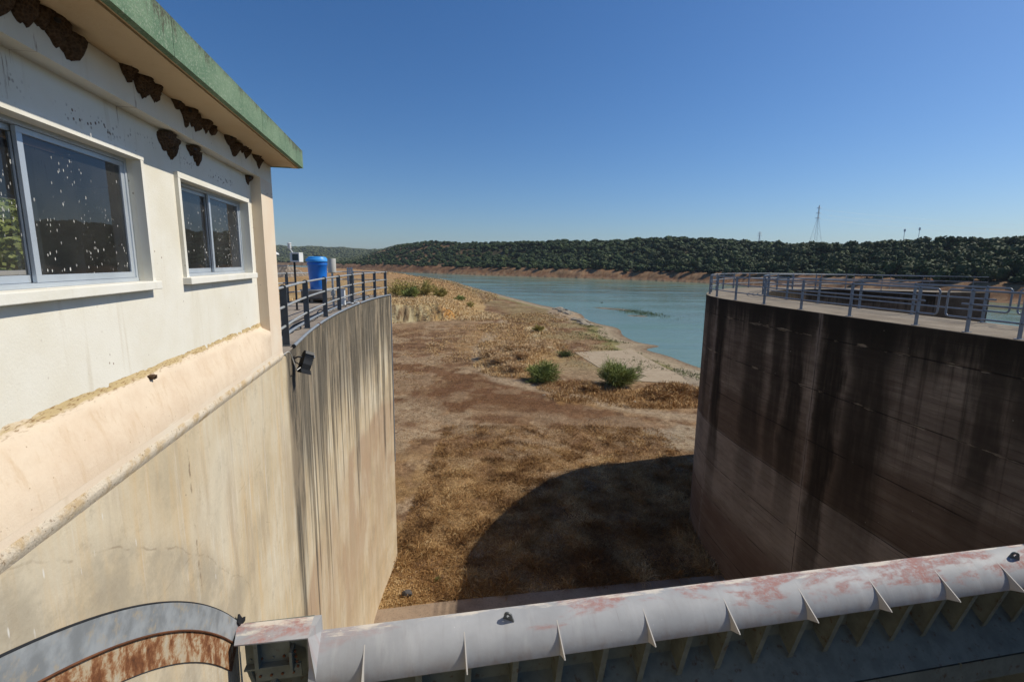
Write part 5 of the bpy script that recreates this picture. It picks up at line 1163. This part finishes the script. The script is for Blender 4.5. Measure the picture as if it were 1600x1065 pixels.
# ---------------------------------------------------------------- pylon, masts and wires
def pylon(loc, H, wb, label, arms=3, r=.22, armw=4.6, group=None):
    o = empty('pylon', loc, label, 'pylon', group); b = MB(); wt = wb*.11; zt = H*.70
    W_ = lambda z: (wb+(wt-wb)*min(1, z/zt))/2
    for sx in (-1, 1):
        for sy in (-1, 1): b.tube([(sx*W_(0), sy*W_(0), 0), (sx*W_(zt), sy*W_(zt), zt), (sx*wt*.2, sy*wt*.2, H)], r, 4)
    zs = [0]; 
    while zs[-1] < zt: zs.append(zs[-1]+max(2.2, 2.1*W_(zs[-1])))
    zs += list(np.arange(zt, H-1, 2.2))
    for z0, z1 in zip(zs, zs[1:]):
        if z1 <= z0: continue
        for sx in (-1, 1):
            b.tube([(sx*W_(z0), -W_(z0), z0), (sx*W_(z1), W_(z1), z1)], r*.55, 3); b.tube([(-W_(z0), sx*W_(z0), z0), (W_(z1), sx*W_(z1), z1)], r*.55, 3)
            b.tube([(W_(z0), sx*W_(z0), z0), (-W_(z1), sx*W_(z1), z1)], r*.55, 3)
    b.build('lattice_mast', M_pyl, o)
    for k in range(arms):
        z = H*(.70+.115*k); a = armw*(1.1-.1*k); b = MB()
        for sx in (-1, 1):
            b.tube([(0, 0, z+1.6), (sx*a, 0, z)], r*1.3, 4); b.tube([(0, 0, z), (sx*a, 0, z)], r*1.2, 4); b.tube([(sx*a, 0, z), (sx*a, 0, z-1.8)], r*.6, 4)
        b.build('cross_arm', M_pyl, o)
    return o
pz = 36.
pylon((558, 900, pz), 77, 17, 'tall lattice power pylon on the wooded ridge', r=.19)
pylon((1110, 2200, 96), 60, 12, 'tiny far pylon on the skyline left of the tall one', r=.5, armw=9)
for k, (x, y, z, H) in enumerate(((960, 1200, 61, 36), (996, 1200, 61, 40))):
    o = empty('ridge_mast', (x, y, z), ['thin left mast of the pair on the right-hand skyline', 'thicker right mast of the pair on the right-hand skyline'][k], 'mast')
    b = MB(); b.tube([(0, 0, 0), (0, 0, H)], .55, 6); b.build('pole', M_pyl, o); b = MB(); b.box(-1.6, 1.6, -1, 1, H-7, H-1); b.build('antenna', M_pyl, o)
for k, (z0, dx, dz) in enumerate(((107, 5.7, -14), (98, 5.7, -14), (90, 5.7, -14))):
    b = MB(); P0 = np.array([558+dx, 900, z0-2.]); P1 = np.array([1500., 1000+30*k, 100.-9*k]); pts = []
    for t in np.linspace(0, 1, 40): p = P0*(1-t)+P1*t; p[2] -= 30*4*t*(1-t)*.55; pts.append(tuple(p))
    b.tube(pts, .09, 4); o = b.build('power_line', M_pyl, None); tag(o, ['topmost faint power line running right from the tall pylon', 'middle faint power line running right from the tall pylon', 'lowest faint power line running right from the tall pylon'][k], 'power line')

# trees and a road parapet on the land side, seen through the gatehouse windows
V_, F_, T_, I_ = crown(7, 5000, .045, 123); _o = np_mesh('garden_tree', V_, F_, [M_tam, M_bark], T_, I_); gmesh = _o.data; bpy.data.objects.remove(_o)
for k, (s, t, r) in enumerate(((38, -27.5, 5), (45, -30, 5.5), (36, -23, 4.5), (52, -37, 6), (60, -41, 7))):
    o = bpy.data.objects.new('garden_tree', gmesh); COL.objects.link(o); p = ST(s, t, 0); o.location = (p[0], p[1], -2.6); o.scale = (r, r, r); tag(o, ['leafy green tree glimpsed through the left window pane', 'tallest tree behind the gatehouse, seen through the left pane', 'tree behind the gatehouse furthest to the right', 'tree behind the gatehouse nearest the camera', 'farther tree behind the gatehouse'][k], 'tree')
b = MB(); b.box(10, 32, -14.3, -14, -4, .85, f=F3); b.box(10, 32, -14.4, -13.9, .85, 1.0, f=F3); o = b.build('road_parapet', M_offw); tag(o, 'pale concrete parapet seen through the left window of the gatehouse', 'wall')

# ---------------------------------------------------------------- air
hb_ = MB(); hb_.box(-4500, 4500, -200, 5200, -30, 170)
hm = bpy.data.materials.new('air'); hm.use_nodes = True; ht = hm.node_tree
ht.nodes.remove(ht.nodes['Principled BSDF']); pv = ht.nodes.new('ShaderNodeVolumePrincipled'); pv.inputs['Density'].default_value = 0.00006; pv.inputs['Color'].default_value = (.75, .86, 1, 1)
ht.links.new(pv.outputs[0], ht.nodes['Material Output'].inputs['Volume'])
o = hb_.build('haze', hm); tag(o, kind='stuff')
